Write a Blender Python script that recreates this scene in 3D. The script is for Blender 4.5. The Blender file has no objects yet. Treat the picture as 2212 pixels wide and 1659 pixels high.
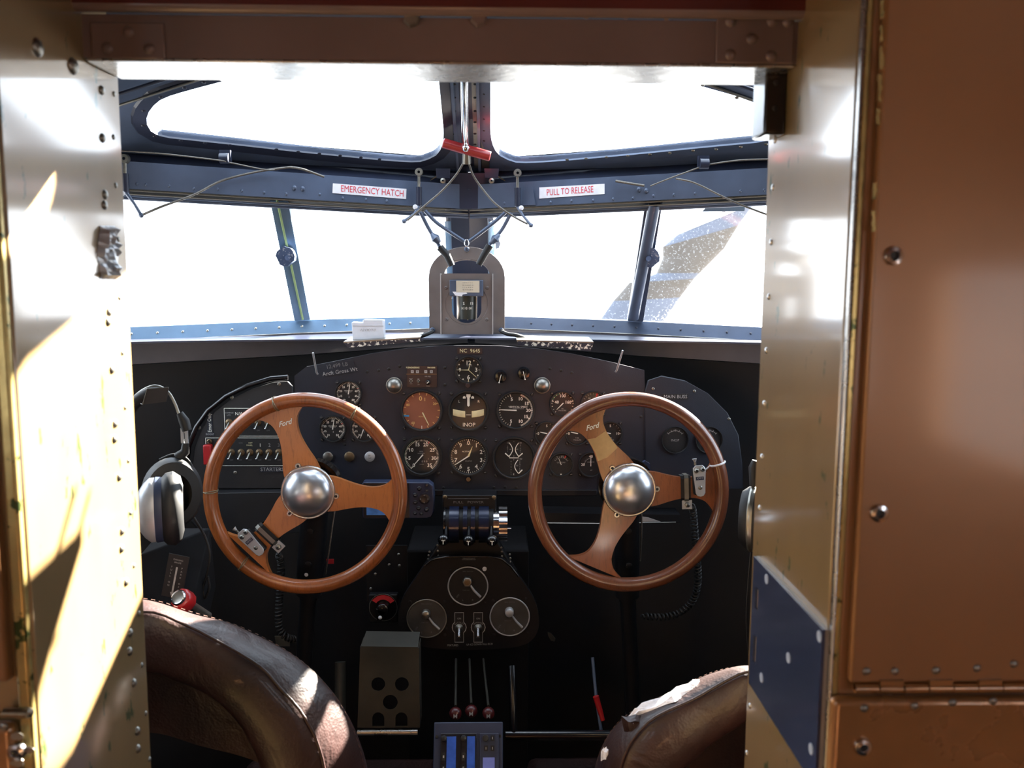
import bpy, math, random
from math import sin, cos, pi, radians as rad, sqrt
from mathutils import Vector as V, Matrix, Euler, noise
from mathutils.geometry import tessellate_polygon
random.seed(7)
scn = bpy.context.scene
COL = scn.collection

# ------------------------------------------------------------------ camera
F = 1900.0
CL = V((0.055, 0.0, 1.5))
CR = Matrix.Rotation(rad(-1.3), 3, 'Z') @ Matrix.Rotation(rad(83.0), 3, 'X') @ Matrix.Rotation(rad(.26), 3, 'Z')
CE = CR.to_euler()
cd = bpy.data.cameras.new('camera'); cam = bpy.data.objects.new('camera', cd); COL.objects.link(cam)
cam.location = CL; cam.rotation_euler = CE
cd.sensor_width = 36; cd.lens = 36 * F / 2212; cd.clip_start = 0.02
cd.dof.use_dof = True; cd.dof.focus_distance = 1.85; cd.dof.aperture_fstop = 6.5
scn.camera = cam

def ray(px, py): return CR @ V(((px - 1106) / F, -(py - 829.5) / F, -1))
def P(px, py, Y): d = ray(px, py); return CL + d * ((Y - CL.y) / d.y)
def PX(px, py, X): d = ray(px, py); return CL + d * ((X - CL.x) / d.x)
def PZ(px, py, Z): d = ray(px, py); return CL + d * ((Z - CL.z) / d.z)
def PN(px, py, pt, n): d = ray(px, py); return CL + d * ((pt - CL).dot(n) / d.dot(n))
K = 0.42
def S(px, py, yc, r=0.0, z0=0.0, k=K):
    """point on the swept plane  y = yc - k|x| - r(z-z0)   (z relative to eye height)"""
    s = 1 if px > 1011 else -1
    return PN(px, py, V((0, yc, 1.5 + z0)), V((k * s, 1, r)))
def mpx(py, Y): return (P(1012, py, Y) - P(1011, py, Y)).length
def mir(p): return V((-p.x, p.y, p.z))

def L(r, g, b): return tuple(((c / 255) / 12.92 if c <= 10 else (((c / 255) + .055) / 1.055) ** 2.4) for c in (r, g, b))

# ------------------------------------------------------------------ materials
def nodes(name):
    m = bpy.data.materials.new(name); m.use_nodes = True
    nt = m.node_tree; b = nt.nodes['Principled BSDF']
    return m, nt, b
def mat(name, col, rough=.5, metal=0.0, var=.15, scale=12, bump=0.0, bscale=60, coat=0, spec=.5, rvar=0.0, emit=0, chips=None, chip_at=.72, chip_scale=30, dist=0.004, vscale=(1, 1, 1), coat_ior=1.5, coat_rough=.12):
    m, nt, b = nodes(name); N = nt.nodes; K_ = nt.links
    tc = N.new('ShaderNodeTexCoord'); mp = N.new('ShaderNodeMapping'); mp.inputs['Scale'].default_value = vscale
    K_.new(tc.outputs['Object'], mp.inputs[0])
    nz = N.new('ShaderNodeTexNoise'); nz.inputs['Scale'].default_value = scale; nz.inputs['Detail'].default_value = 5
    K_.new(mp.outputs[0], nz.inputs['Vector'])
    mx = N.new('ShaderNodeMix'); mx.data_type = 'RGBA'
    mx.inputs[6].default_value = tuple(c * (1 - var) for c in col) + (1,)
    mx.inputs[7].default_value = tuple(min(1, c * (1 + var)) for c in col) + (1,)
    rp = N.new('ShaderNodeMapRange'); rp.inputs[1].default_value = .3; rp.inputs[2].default_value = .7
    K_.new(nz.outputs['Fac'], rp.inputs[0]); K_.new(rp.outputs[0], mx.inputs[0])
    out = mx.outputs[2]
    if chips:
        n2 = N.new('ShaderNodeTexNoise'); n2.inputs['Scale'].default_value = chip_scale; n2.inputs['Detail'].default_value = 8; n2.inputs['Roughness'].default_value = .65
        K_.new(mp.outputs[0], n2.inputs['Vector'])
        r2 = N.new('ShaderNodeMapRange'); r2.inputs[1].default_value = chip_at; r2.inputs[2].default_value = chip_at + .02
        K_.new(n2.outputs['Fac'], r2.inputs[0])
        m2 = N.new('ShaderNodeMix'); m2.data_type = 'RGBA'; m2.inputs[7].default_value = tuple(chips) + (1,)
        K_.new(out, m2.inputs[6]); K_.new(r2.outputs[0], m2.inputs[0]); out = m2.outputs[2]
    K_.new(out, b.inputs['Base Color'])
    b.inputs['Roughness'].default_value = rough; b.inputs['Metallic'].default_value = metal
    b.inputs['Coat Weight'].default_value = coat; b.inputs['Coat Roughness'].default_value = coat_rough; b.inputs['Coat IOR'].default_value = coat_ior
    b.inputs['Specular IOR Level'].default_value = spec
    if rvar:
        mr = N.new('ShaderNodeMapRange'); mr.inputs[3].default_value = max(.02, rough - rvar); mr.inputs[4].default_value = rough + rvar
        n3 = N.new('ShaderNodeTexNoise'); n3.inputs['Scale'].default_value = scale * 2.3; n3.inputs['Detail'].default_value = 6
        K_.new(mp.outputs[0], n3.inputs['Vector']); K_.new(n3.outputs['Fac'], mr.inputs[0]); K_.new(mr.outputs[0], b.inputs['Roughness'])
    if bump:
        bp = N.new('ShaderNodeBump'); bp.inputs['Strength'].default_value = bump; bp.inputs['Distance'].default_value = dist
        n4 = N.new('ShaderNodeTexNoise'); n4.inputs['Scale'].default_value = bscale; n4.inputs['Detail'].default_value = 4
        K_.new(mp.outputs[0], n4.inputs['Vector']); K_.new(n4.outputs['Fac'], bp.inputs['Height']); K_.new(bp.outputs[0], b.inputs['Normal'])
    if emit:
        b.inputs['Emission Color'].default_value = tuple(col) + (1,); b.inputs['Emission Strength'].default_value = emit
    return m
def glassmat(name, refl=.06, rough=.02, tint=(1, 1, 1)):
    m = bpy.data.materials.new(name); m.use_nodes = True; nt = m.node_tree; N = nt.nodes; N.clear()
    o = N.new('ShaderNodeOutputMaterial'); mx = N.new('ShaderNodeMixShader'); t = N.new('ShaderNodeBsdfTransparent'); g = N.new('ShaderNodeBsdfGlossy')
    t.inputs[0].default_value = (*tint, 1); g.inputs['Roughness'].default_value = rough
    lw = N.new('ShaderNodeLayerWeight'); lw.inputs[0].default_value = .5
    pw = N.new('ShaderNodeMath'); pw.operation = 'POWER'; pw.inputs[1].default_value = 5; nt.links.new(lw.outputs['Facing'], pw.inputs[0])
    fr = N.new('ShaderNodeMath'); fr.operation = 'MULTIPLY_ADD'; fr.inputs[1].default_value = .7; fr.inputs[2].default_value = refl * .5; nt.links.new(pw.outputs[0], fr.inputs[0])
    nt.links.new(fr.outputs[0], mx.inputs[0]); nt.links.new(t.outputs[0], mx.inputs[1]); nt.links.new(g.outputs[0], mx.inputs[2]); nt.links.new(mx.outputs[0], o.inputs[0])
    return m

M = {}
M['tan'] = mat('tan_door_paint', L(142, 117, 80), .30, .25, .12, 4, .035, 3, coat=1, coat_ior=2.1, coat_rough=.09, rvar=.05, chips=L(58, 74, 42), chip_at=.635, chip_scale=24, vscale=(1, 2.2, .8), dist=.01)
M['tan_edge'] = mat('worn_tan_edge', L(170, 150, 95), .25, .6, .2, 30, .1, 60, chips=L(60, 72, 38), chip_at=.6, chip_scale=40)
M['brown'] = mat('brown_bulkhead_paint', L(142, 99, 62), .38, .25, .14, 3, .10, 6, coat=.35, rvar=.06, dist=.012)
M['brown2'] = mat('brown_flap_paint', L(150, 106, 66), .28, .35, .25, 5, .35, 7, coat=.45, rvar=.06, dist=.02)
M['maroon'] = mat('maroon_header_paint', L(114, 93, 86), .36, .1, .12, 6, .08, 14, coat=.3)
M['dmaroon'] = mat('dark_red_ceiling_paint', L(86, 34, 28), .4, .1, .2, 8)
M['alu'] = mat('worn_aluminium', L(185, 182, 178), .28, .95, .12, 25, .1, 90, rvar=.1)
M['alud'] = mat('dull_aluminium', L(135, 132, 125), .38, .9, .2, 30, .1, 90)
M['chrome'] = mat('polished_metal', L(215, 215, 218), .16, 1, .05, 20)
M['hub'] = mat('spun_aluminium', L(205, 208, 214), .30, .92, .08, 14, coat=.15)
M['steel'] = mat('steel', L(150, 148, 140), .35, .9, .2, 60)
M['navy'] = mat('blue_black_frame_paint', L(76, 88, 110), .36, .15, .25, 9, .12, 30, coat=.15, chips=L(140, 150, 165), chip_at=.77, chip_scale=60)
M['navyd'] = mat('dark_channel_paint', L(40, 45, 62), .34, .1, .25, 9, .12, 30, coat=.15)
M['hazepost'] = mat('hazed_blue_post_paint', L(104, 132, 160), .4, .1, .2, 9, .12, 30, chips=L(150, 165, 180), chip_at=.74, chip_scale=60)  # lightened: haze from the bright windows is put into this colour
M['sill'] = mat('grey_sill_paint', L(84, 82, 88), .4, .1, .2, 11, .1, 40, chips=L(170, 175, 180), chip_at=.79, chip_scale=80)
M['black'] = mat('black_crackle_panel_paint', L(20, 25, 38), .55, .0, .2, 20, .22, 700, dist=.001)
M['black2'] = mat('black_console_paint', L(14, 14, 18), .5, .0, .25, 14, .08, 200, dist=.001, spec=.3)
M['matte'] = mat('matte_black', L(13, 13, 16), .85, 0, .2, 20, spec=.2)
M['rail'] = mat('pale_rail_paint', L(132, 128, 118), .5, .2, .1, 30)
M['dark'] = mat('dark_interior_paint', L(15, 16, 21), .6, .0, .3, 8)
M['panelL'] = mat('worn_black_side_panel', L(34, 33, 35), .5, .1, .2, 25, .25, 500, chips=L(105, 100, 92), chip_at=.70, chip_scale=160, dist=.001)
M['blackgl'] = mat('glossy_black', L(12, 12, 15), .22, 0, .2, 20, coat=.3)
M['rubber'] = mat('black_rubber', L(15, 15, 17), .55, 0, .2, 30)
M['dial'] = mat('black_dial', L(14, 15, 18), .6, 0, .1, 30)
M['dialwarm'] = mat('dial_warm_reflection', L(135, 84, 66), .45, .1, .15, 12)  # brown of a warm reflection, put into the dial colour
M['white'] = mat('white_marking', L(238, 238, 228), .5, 0, .1, 90)
M['grey'] = mat('faded_marking', L(160, 160, 160), .5, 0, .25, 90)
M['dim'] = mat('dim_marking', L(105, 105, 108), .5, 0, .25, 90)
M['cream'] = mat('cream_marking', L(215, 208, 165), .5, 0, .1, 90)
M['gold'] = mat('yellow_marking', L(232, 196, 128), .5, 0, .1, 90)
M['red'] = mat('red_paint', L(165, 26, 30), .35, 0, .12, 30, coat=.4)
M['redhandle'] = mat('red_handle_enamel', L(158, 44, 46), .32, 0, .12, 30, coat=.4)
M['redtxt'] = mat('red_lettering', L(205, 70, 85), .5, 0, .1, 60)
M['redmark'] = mat('red_dial_mark', L(190, 35, 45), .5, 0, .1, 60)
M['green'] = mat('green_dial_arc', L(25, 95, 62), .5, 0, .1, 60)
M['bluemk'] = mat('blue_dial_mark', L(40, 130, 190), .5, 0, .1, 60)
M['placard'] = mat('placard_white', L(222, 222, 228), .4, 0, .06, 60)
M['brownpl'] = mat('brown_instrument_plate', L(48, 32, 32), .45, 0, .1, 60)
M['brass'] = mat('aged_brass', L(120, 104, 82), .38, .8, .25, 60)
M['bluegrey'] = mat('blue_grey_plastic', L(36, 46, 72), .5, 0, .1, 30)
M['gpsblk'] = mat('dark_bezel_plastic', L(24, 26, 34), .3, 0, .1, 30)
M['scrgps'] = mat('gps_screen', L(80, 130, 200), .2, 0, .5, 25, emit=.12)
M['scrrad'] = mat('radio_display', L(50, 84, 165), .2, 0, .25, 60, emit=.16)
M['scrlt'] = mat('pale_display', L(110, 120, 185), .2, 0, .1, 60, emit=.16)
M['plate'] = mat('blue_black_plastic_plate', L(50, 58, 82), .16, .1, .12, 12, .04, 20, coat=.6)
M['platelight'] = mat('grey_plate_edge', L(150, 140, 128), .4, 0, .1, 40)
M['pale'] = mat('pale_plug', L(150, 160, 178), .5, 0, .15, 90)
M['cable'] = mat('steel_cable', L(108, 104, 98), .5, .5, .25, 300, .3, 900, dist=.001)
M['olive'] = mat('olive_tube', L(128, 118, 92), .45, .2, .25, 40)
M['yg'] = mat('yellow_green_seal', L(150, 175, 120), .5, 0, .1, 40)
M['silverpl'] = mat('silver_plastic', L(178, 180, 184), .35, .4, .08, 40)
M['strut'] = mat('outside_strut_metal', L(82, 86, 98), .6, .0, .2, 3)
M['strutbr'] = mat('outside_strut_brown_band', L(76, 68, 60), .5, .0, .2, 3)
M['cabin'] = mat('cabin_lining', L(176, 128, 88), .5, 0, .15, 3)
M['floor'] = mat('dark_floor', L(24, 22, 22), .6, 0, .3, 8)
M['stuff'] = mat('white_wadding', L(225, 220, 222), .8, 0, .2, 80, .6, 120, dist=.004)
M['whitebox'] = mat('white_plastic', L(210, 212, 220), .4, 0, .08, 30)
M['glass'] = glassmat('window_glass', .05)
def dusty():
    m = glassmat('dusty_window_glass', .05); nt = m.node_tree; N = nt.nodes; K_ = nt.links
    o = [n for n in N if n.type == 'OUTPUT_MATERIAL'][0]; src = o.inputs[0].links[0].from_socket
    tc = N.new('ShaderNodeTexCoord'); nz = N.new('ShaderNodeTexNoise'); nz.inputs['Scale'].default_value = 190; nz.inputs['Detail'].default_value = 6; K_.new(tc.outputs['Object'], nz.inputs[0])
    mr = N.new('ShaderNodeMapRange'); mr.inputs[1].default_value = .58; mr.inputs[2].default_value = .72; mr.inputs[3].default_value = .0; mr.inputs[4].default_value = .16; K_.new(nz.outputs['Fac'], mr.inputs[0])
    tr = N.new('ShaderNodeBsdfTranslucent'); tr.inputs[0].default_value = (.8, .8, .8, 1); mx = N.new('ShaderNodeMixShader')
    K_.new(mr.outputs[0], mx.inputs[0]); K_.new(src, mx.inputs[1]); K_.new(tr.outputs[0], mx.inputs[2]); K_.new(mx.outputs[0], o.inputs[0]); return m
M['dustglass'] = dusty()
M['dialglass'] = glassmat('dial_glass', .010, .05)
M['tray'] = mat('dull_grey_sheet_metal', L(74, 72, 66), .5, .5, .3, 8, .05, 40, rvar=.1)

M['compgrey'] = mat('bronze_grey_compass_paint', L(116, 111, 111), .42, .35, .14, 18, .05, 60)
M['compcard'] = mat('compass_card', L(40, 44, 40), .4, 0, .2, 30)
M['cardpaper'] = mat('card_paper', L(196, 186, 166), .6, 0, .06, 40)
M['hook'] = mat('worn_hanger_metal', L(58, 54, 54), .5, .4, .2, 20)
M['dialgrey'] = mat('worn_grey_dial', L(62, 62, 62), .5, .2, .35, 18)
M['darkred'] = mat('dark_red_knob', L(70, 14, 16), .35, 0, .15, 20)
M['bare'] = mat('bare_worn_patch', L(170, 150, 115), .35, .45, .2, 30)
M['stitch'] = mat('pale_thread', L(105, 75, 64), .6, 0, .1, 40)
M['drum'] = mat('drum_with_blue_sheen', L(22, 30, 54), .28, .3, .15, 20, coat=.3)  # blue sheen from the windows is put into the base colour
M['scuff'] = mat('scuffed_black', L(30, 30, 33), .5, 0, .2, 20, chips=L(120, 118, 110), chip_at=.75, chip_scale=34)
M['lug'] = mat('chipped_lug', L(84, 104, 140), .4, .1, .2, 20, chips=L(180, 190, 205), chip_at=.58, chip_scale=150)
M['chipw'] = mat('chipped_lip', L(34, 38, 52), .4, .1, .2, 20, chips=L(215, 212, 200), chip_at=.55, chip_scale=110)
M['tubeol'] = mat('dull_olive_tube', L(52, 50, 44), .5, .2, .2, 20)
def leather(name, c1, c2):
    m, nt, b = nodes(name); N = nt.nodes; K_ = nt.links
    tc = N.new('ShaderNodeTexCoord'); nz = N.new('ShaderNodeTexNoise'); nz.inputs['Scale'].default_value = 9; nz.inputs['Detail'].default_value = 6
    K_.new(tc.outputs['Object'], nz.inputs[0])
    cr = N.new('ShaderNodeValToRGB'); cr.color_ramp.elements[0].color = (*c1, 1); cr.color_ramp.elements[0].position = .35
    cr.color_ramp.elements[1].color = (*c2, 1); cr.color_ramp.elements[1].position = .7
    K_.new(nz.outputs['Fac'], cr.inputs[0]); K_.new(cr.outputs[0], b.inputs['Base Color'])
    vo = N.new('ShaderNodeTexVoronoi'); vo.inputs['Scale'].default_value = 260; K_.new(tc.outputs['Object'], vo.inputs['Vector'])
    n2 = N.new('ShaderNodeTexNoise'); n2.inputs['Scale'].default_value = 14; n2.inputs['Detail'].default_value = 3; n2.inputs['Distortion'].default_value = 1.5; K_.new(tc.outputs['Object'], n2.inputs[0])
    b1 = N.new('ShaderNodeBump'); b1.inputs['Strength'].default_value = .25; b1.inputs['Distance'].default_value = .0012; K_.new(vo.outputs['Distance'], b1.inputs['Height'])
    b2 = N.new('ShaderNodeBump'); b2.inputs['Strength'].default_value = .28; b2.inputs['Distance'].default_value = .012; K_.new(n2.outputs['Fac'], b2.inputs['Height']); K_.new(b1.outputs[0], b2.inputs['Normal'])
    K_.new(b2.outputs[0], b.inputs['Normal']); b.inputs['Roughness'].default_value = .46; b.inputs['Coat Weight'].default_value = .08
    return m
M['leather'] = leather('dark_brown_leather', L(30, 17, 16), L(54, 31, 28))
def wood(name, a, bb, c):
    m, nt, b = nodes(name); N = nt.nodes; K_ = nt.links
    tc = N.new('ShaderNodeTexCoord')
    n1 = N.new('ShaderNodeTexNoise'); n1.inputs['Scale'].default_value = 7; n1.inputs['Detail'].default_value = 5; K_.new(tc.outputs['Object'], n1.inputs[0])
    mp = N.new('ShaderNodeMapping'); mp.inputs['Scale'].default_value = (60, 9, 60); mp.inputs['Rotation'].default_value = (0, 0, .35); K_.new(tc.outputs['Object'], mp.inputs[0])
    n2 = N.new('ShaderNodeTexNoise'); n2.inputs['Scale'].default_value = 4; n2.inputs['Detail'].default_value = 8; n2.inputs['Roughness'].default_value = .7; n2.inputs['Distortion'].default_value = .4; K_.new(mp.outputs[0], n2.inputs[0])
    c1 = N.new('ShaderNodeValToRGB'); e = c1.color_ramp.elements; e[0].position = .3; e[0].color = (*a, 1); e[1].position = .72; e[1].color = (*bb, 1)
    K_.new(n1.outputs['Fac'], c1.inputs[0])
    mx = N.new('ShaderNodeMix'); mx.data_type = 'RGBA'; mx.inputs[7].default_value = (*c, 1)
    r = N.new('ShaderNodeMapRange'); r.inputs[1].default_value = .5; r.inputs[2].default_value = .75; r.inputs[4].default_value = .7
    K_.new(n2.outputs['Fac'], r.inputs[0]); K_.new(r.outputs[0], mx.inputs[0]); K_.new(c1.outputs[0], mx.inputs[6]); K_.new(mx.outputs[2], b.inputs['Base Color'])
    bp = N.new('ShaderNodeBump'); bp.inputs['Strength'].default_value = .15; bp.inputs['Distance'].default_value = .001; K_.new(n2.outputs['Fac'], bp.inputs['Height']); K_.new(bp.outputs[0], b.inputs['Normal'])
    b.inputs['Roughness'].default_value = .3; b.inputs['Coat Weight'].default_value = .7; b.inputs['Coat Roughness'].default_value = .14
    return m
M['woodL'] = wood('honey_varnished_wood', L(176, 98, 48), L(128, 70, 38), L(74, 40, 24))
M['woodLs'] = wood('honey_varnished_spoke_wood', L(196, 122, 64), L(176, 100, 50), L(120, 66, 34))
M['woodR'] = wood('dark_varnished_wood', L(124, 72, 46), L(98, 54, 36), L(52, 28, 20))
M['woodRs'] = wood('dark_varnished_spoke_wood', L(150, 86, 50), L(128, 70, 40), L(70, 38, 24))

# ------------------------------------------------------------------ mesh builder
def bez(pts, n=8, closed=False):
    """catmull-rom through pts"""
    out = []; m = len(pts); rng = m if closed else m - 1
    g = (lambda i: pts[i % m]) if closed else (lambda i: pts[max(0, min(m - 1, i))])
    for i in range(rng):
        p0, p1, p2, p3 = g(i - 1), g(i), g(i + 1), g(i + 2)
        for j in range(n):
            t = j / n
            out.append(.5 * ((2 * p1) + (p2 - p0) * t + (2 * p0 - 5 * p1 + 4 * p2 - p3) * t * t + (3 * p1 - p0 - 3 * p2 + p3) * t ** 3))
    if not closed: out.append(pts[-1].copy())
    return out
def resample(pts, n):
    d = [0]
    for a, b in zip(pts, pts[1:]): d.append(d[-1] + (b - a).length)
    out = []; j = 0
    for i in range(n):
        t = d[-1] * i / (n - 1)
        while j < len(d) - 2 and d[j + 1] < t: j += 1
        u = (t - d[j]) / max(1e-9, d[j + 1] - d[j]); out.append(pts[j].lerp(pts[j + 1], max(0, min(1, u))))
    return out
_TXT = {}
class MB:
    def __init__(s): s.v = []; s.f = []; s.mi = []; s.sm = []; s.mats = []
    def _m(s, m):
        m = M[m] if isinstance(m, str) else m
        if m not in s.mats: s.mats.append(m)
        return s.mats.index(m)
    def add(s, vs, fs, m, X=None, smooth=False):
        o = len(s.v); k = s._m(m)
        s.v += [(X @ V(v)) if X is not None else V(v) for v in vs]
        for f in fs: s.f.append([i + o for i in f]); s.mi.append(k); s.sm.append(smooth)
        return s
    def box(s, c, sz, m, X=None):
        x, y, z = c; a, b, d = sz[0] / 2, sz[1] / 2, sz[2] / 2
        vs = [(x + i * a, y + j * b, z + k * d) for i in (-1, 1) for j in (-1, 1) for k in (-1, 1)]
        return s.add(vs, [(0, 1, 3, 2), (4, 6, 7, 5), (0, 4, 5, 1), (2, 3, 7, 6), (0, 2, 6, 4), (1, 5, 7, 3)], m, X)
    def slab(s, loops, vec, m, X=None):
        """polygon (list of 3-D points, or list of such loops: outer + holes) extruded by vec"""
        if not isinstance(loops[0], list): loops = [loops]
        loops = [[V(p) for p in lp] for lp in loops]; vec = V(vec)
        tris = tessellate_polygon(loops); flat = [p for lp in loops for p in lp]; n = len(flat)
        vs = flat + [p + vec for p in flat]; fs = [tuple(t) for t in tris] + [tuple(i + n for i in reversed(t)) for t in tris]
        o = 0
        for lp in loops:
            k = len(lp)
            for i in range(k): j = (i + 1) % k; fs.append((o + i, o + j, o + j + n, o + i + n))
            o += k
        return s.add(vs, fs, m, X)
    def prism(s, loops, z0, z1, m, X=None):
        if not isinstance(loops[0], list): loops = [loops]
        return s.slab([[V((p[0], p[1], z0)) for p in lp] for lp in loops], V((0, 0, z1 - z0)), m, X)
    def loft(s, rows, m, closed=False, smooth=True, X=None):
        n = len(rows[0]); vs = [p for r in rows for p in r]; fs = []
        for i in range(len(rows) - 1):
            for j in range(n - 1 + (1 if closed else 0)):
                k = (j + 1) % n; fs.append((i * n + j, i * n + k, (i + 1) * n + k, (i + 1) * n + j))
        return s.add(vs, fs, m, X, smooth)
    def tube(s, pts, r, m, n=8, closed=False, X=None, caps=True):
        pts = [V(p) for p in pts]; k = len(pts); rr = r if isinstance(r, (list, tuple)) else [r] * k
        up = None; rows = []
        for i, p in enumerate(pts):
            if closed: t = pts[(i + 1) % k] - pts[i - 1]
            else: t = pts[min(k - 1, i + 1)] - pts[max(0, i - 1)]
            if t.length < 1e-9: t = V((0, 0, 1))
            t.normalize()
            if up is None: up = t.orthogonal().normalized()
            up = (up - t * up.dot(t))
            if up.length < 1e-6: up = t.orthogonal()
            up.normalize(); sd = t.cross(up)
            rows.append([p + (up * cos(2 * pi * a / n) + sd * sin(2 * pi * a / n)) * rr[i] for a in range(n)])
        if closed: rows.append(rows[0])
        s.loft(rows, m, True, True, X)
        if caps and not closed:
            s.add(rows[0], [tuple(reversed(range(n)))], m, X); s.add(rows[-1], [tuple(range(n))], m, X)
        return s
    def cyl(s, p0, p1, r0, m, r1=None, n=20, X=None): return s.tube([p0, p1], [r0, r0 if r1 is None else r1], m, n, X=X)
    def lathe(s, prof, m, n=32, X=None, smooth=True, hexa=False):
        if hexa: n = 6; smooth = False
        rows = [[V((r * cos(2 * pi * a / n), r * sin(2 * pi * a / n), z)) for a in range(n)] for r, z in prof]
        return s.loft(rows, m, True, smooth, X)
    def ball(s, c, r, m, n=16, sc=(1, 1, 1), X=None, half=False):
        c = V(c); rows = []; k = n // 2; a0 = 0 if half else -pi / 2
        for i in range(k + 1):
            a = a0 + (pi / 2 - a0) * i / k
            rows.append([c + V((r * cos(a) * cos(2 * pi * j / n) * sc[0], r * cos(a) * sin(2 * pi * j / n) * sc[1], r * sin(a) * sc[2])) for j in range(n)])
        return s.loft(rows, m, True, True, X)
    def torus(s, R, r, m, X=None, n=96, k=16, c=(0, 0, 0)):
        c = V(c); return s.tube([c + V((R * cos(2 * pi * i / n), R * sin(2 * pi * i / n), 0)) for i in range(n)], r, m, k, True, X)
    def text(s, t, x, y, h, m, X=None, z=0.0, rot=0.0, al='CENTER', sx=1.0, bold=0.0, shear=0):
        """h = cap height"""
        key = (t, al, bold, shear)
        if key not in _TXT:
            cu = bpy.data.curves.new('lettering', 'FONT'); cu.body = t; cu.size = 1; cu.align_x = al; cu.align_y = 'CENTER'; cu.resolution_u = 2; cu.offset = bold; cu.shear = shear
            ob = bpy.data.objects.new('lettering', cu); me = ob.to_mesh()
            _TXT[key] = ([v.co.copy() for v in me.vertices], [tuple(p.vertices) for p in me.polygons])
            ob.to_mesh_clear(); bpy.data.objects.remove(ob); bpy.data.curves.remove(cu)
        vs, fs = _TXT[key]; q = h / .72; cr, sr = cos(rot), sin(rot)
        vv = []
        for v in vs:
            a, b = v.x * q * sx, v.y * q; vv.append((x + a * cr - b * sr, y + a * sr + b * cr, z))
        return s.add(vv, fs, m, X)
    def build(s, name, parent=None, world=False, bev=0.0, seg=2, sub=0, at=None, smooth_ang=None):
        vs = [v.copy() for v in s.v]; loc = V((0, 0, 0))
        if parent is not None:
            if world:
                W = parent.get('_w'); inv = WM[parent.name].inverted(); vs = [inv @ v for v in vs]
        else:
            if at is None:
                a = [min(v[i] for v in vs) for i in range(3)]; b = [max(v[i] for v in vs) for i in range(3)]
                at = V(((a[0] + b[0]) / 2, (a[1] + b[1]) / 2, a[2]))
            loc = V(at); vs = [v - loc for v in vs]
        me = bpy.data.meshes.new(name); me.from_pydata([tuple(v) for v in vs], [], s.f)
        for m in s.mats: me.materials.append(m)
        me.polygons.foreach_set('material_index', s.mi); me.polygons.foreach_set('use_smooth', s.sm)
        me.update()
        import bmesh
        bm = bmesh.new(); bm.from_mesh(me); bmesh.ops.remove_doubles(bm, verts=bm.verts, dist=1e-6)
        bmesh.ops.recalc_face_normals(bm, faces=bm.faces); bm.to_mesh(me); bm.free()
        if any(s.sm) and not sub: me.set_sharp_from_angle(angle=rad(48))
        o = bpy.data.objects.new(name, me); COL.objects.link(o); o.location = loc
        if parent is not None:
            o.parent = parent; WM[o.name] = WM[parent.name].copy()
        else: WM[o.name] = Matrix.Translation(loc)
        if bev:
            md = o.modifiers.new('bevel', 'BEVEL'); md.width = bev; md.segments = seg; md.limit_method = 'ANGLE'; md.angle_limit = rad(40)
            for p in me.polygons: p.use_smooth = True
            me.set_sharp_from_angle(angle=rad(45))
        if sub:
            md = o.modifiers.new('subsurf', 'SUBSURF'); md.levels = sub; md.render_levels = sub
        return o
WM = {}
def tag(o, label=None, cat=None, group=None, kind=None):
    if label: o['label'] = label
    if cat: o['category'] = cat
    if group: o['group'] = group
    if kind: o['kind'] = kind
    return o
def thing(name, label, cat, X, group=None):
    o = bpy.data.objects.new(name, None); COL.objects.link(o); o.empty_display_size = .02
    if not isinstance(X, Matrix): X = Matrix.Translation(X)
    o.matrix_world = X; WM[o.name] = X.copy(); o.location, o.rotation_euler = X.to_translation(), X.to_euler()
    return tag(o, label, cat, group)
def copy_part(o, parent, X):
    """a copy of part o under parent, moved by local matrix X"""
    c = o.copy(); COL.objects.link(c); c.parent = parent; c.matrix_local = X; WM[c.name] = WM[parent.name] @ X
    return c
def face(loc, tilt=0.0, rot=0.0, yaw=0.0):
    """local frame looking aft: x right, y up, z towards the cabin. tilt>0 turns the face upward"""
    B = Matrix(((1, 0, 0), (0, 0, -1), (0, 1, 0))).to_4x4()
    return Matrix.Translation(loc) @ Matrix.Rotation(yaw, 4, 'Z') @ Matrix.Rotation(-tilt, 4, 'X') @ B @ Matrix.Rotation(rot, 4, 'Z')
def basis(loc, z, up=V((0, 0, 1))):
    z = V(z).normalized(); x = V(up).cross(z)
    x = x.normalized() if x.length > 1e-5 else V((1, 0, 0)); y = z.cross(x)
    return Matrix.Translation(loc) @ Matrix((x, y, z)).transposed().to_4x4()
def struct(mb, name, **k): return tag(mb.build(name, **k), kind='structure')
# ------------------------------------------------------------------ light
w = bpy.data.worlds.new('sky'); scn.world = w; w.use_nodes = True
wn = w.node_tree; bg = wn.nodes['Background']
tc = wn.nodes.new('ShaderNodeTexCoord'); sx = wn.nodes.new('ShaderNodeSeparateXYZ'); wn.links.new(tc.outputs['Generated'], sx.inputs[0])
cr = wn.nodes.new('ShaderNodeValToRGB'); cr.color_ramp.elements[0].position = .40; cr.color_ramp.elements[0].color = (.80, .80, .78, 1)
cr.color_ramp.elements[1].position = .62; cr.color_ramp.elements[1].color = (.74, .86, 1, 1)
mr = wn.nodes.new('ShaderNodeMapRange'); mr.inputs[1].default_value = -1; mr.inputs[2].default_value = 1
wn.links.new(sx.outputs[2], mr.inputs[0]); wn.links.new(mr.outputs[0], cr.inputs[0]); wn.links.new(cr.outputs[0], bg.inputs[0])
bg.inputs[1].default_value = 6.5
SUN = V((.77, .80, .60)).normalized()
sd = bpy.data.lights.new('sun', 'SUN'); so = bpy.data.objects.new('sun', sd); COL.objects.link(so)
sd.energy = 140; sd.angle = rad(.53); sd.color = (1, .93, .80)
so.rotation_euler = SUN.to_track_quat('Z', 'Y').to_euler(); so.location = SUN * 20
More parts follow.
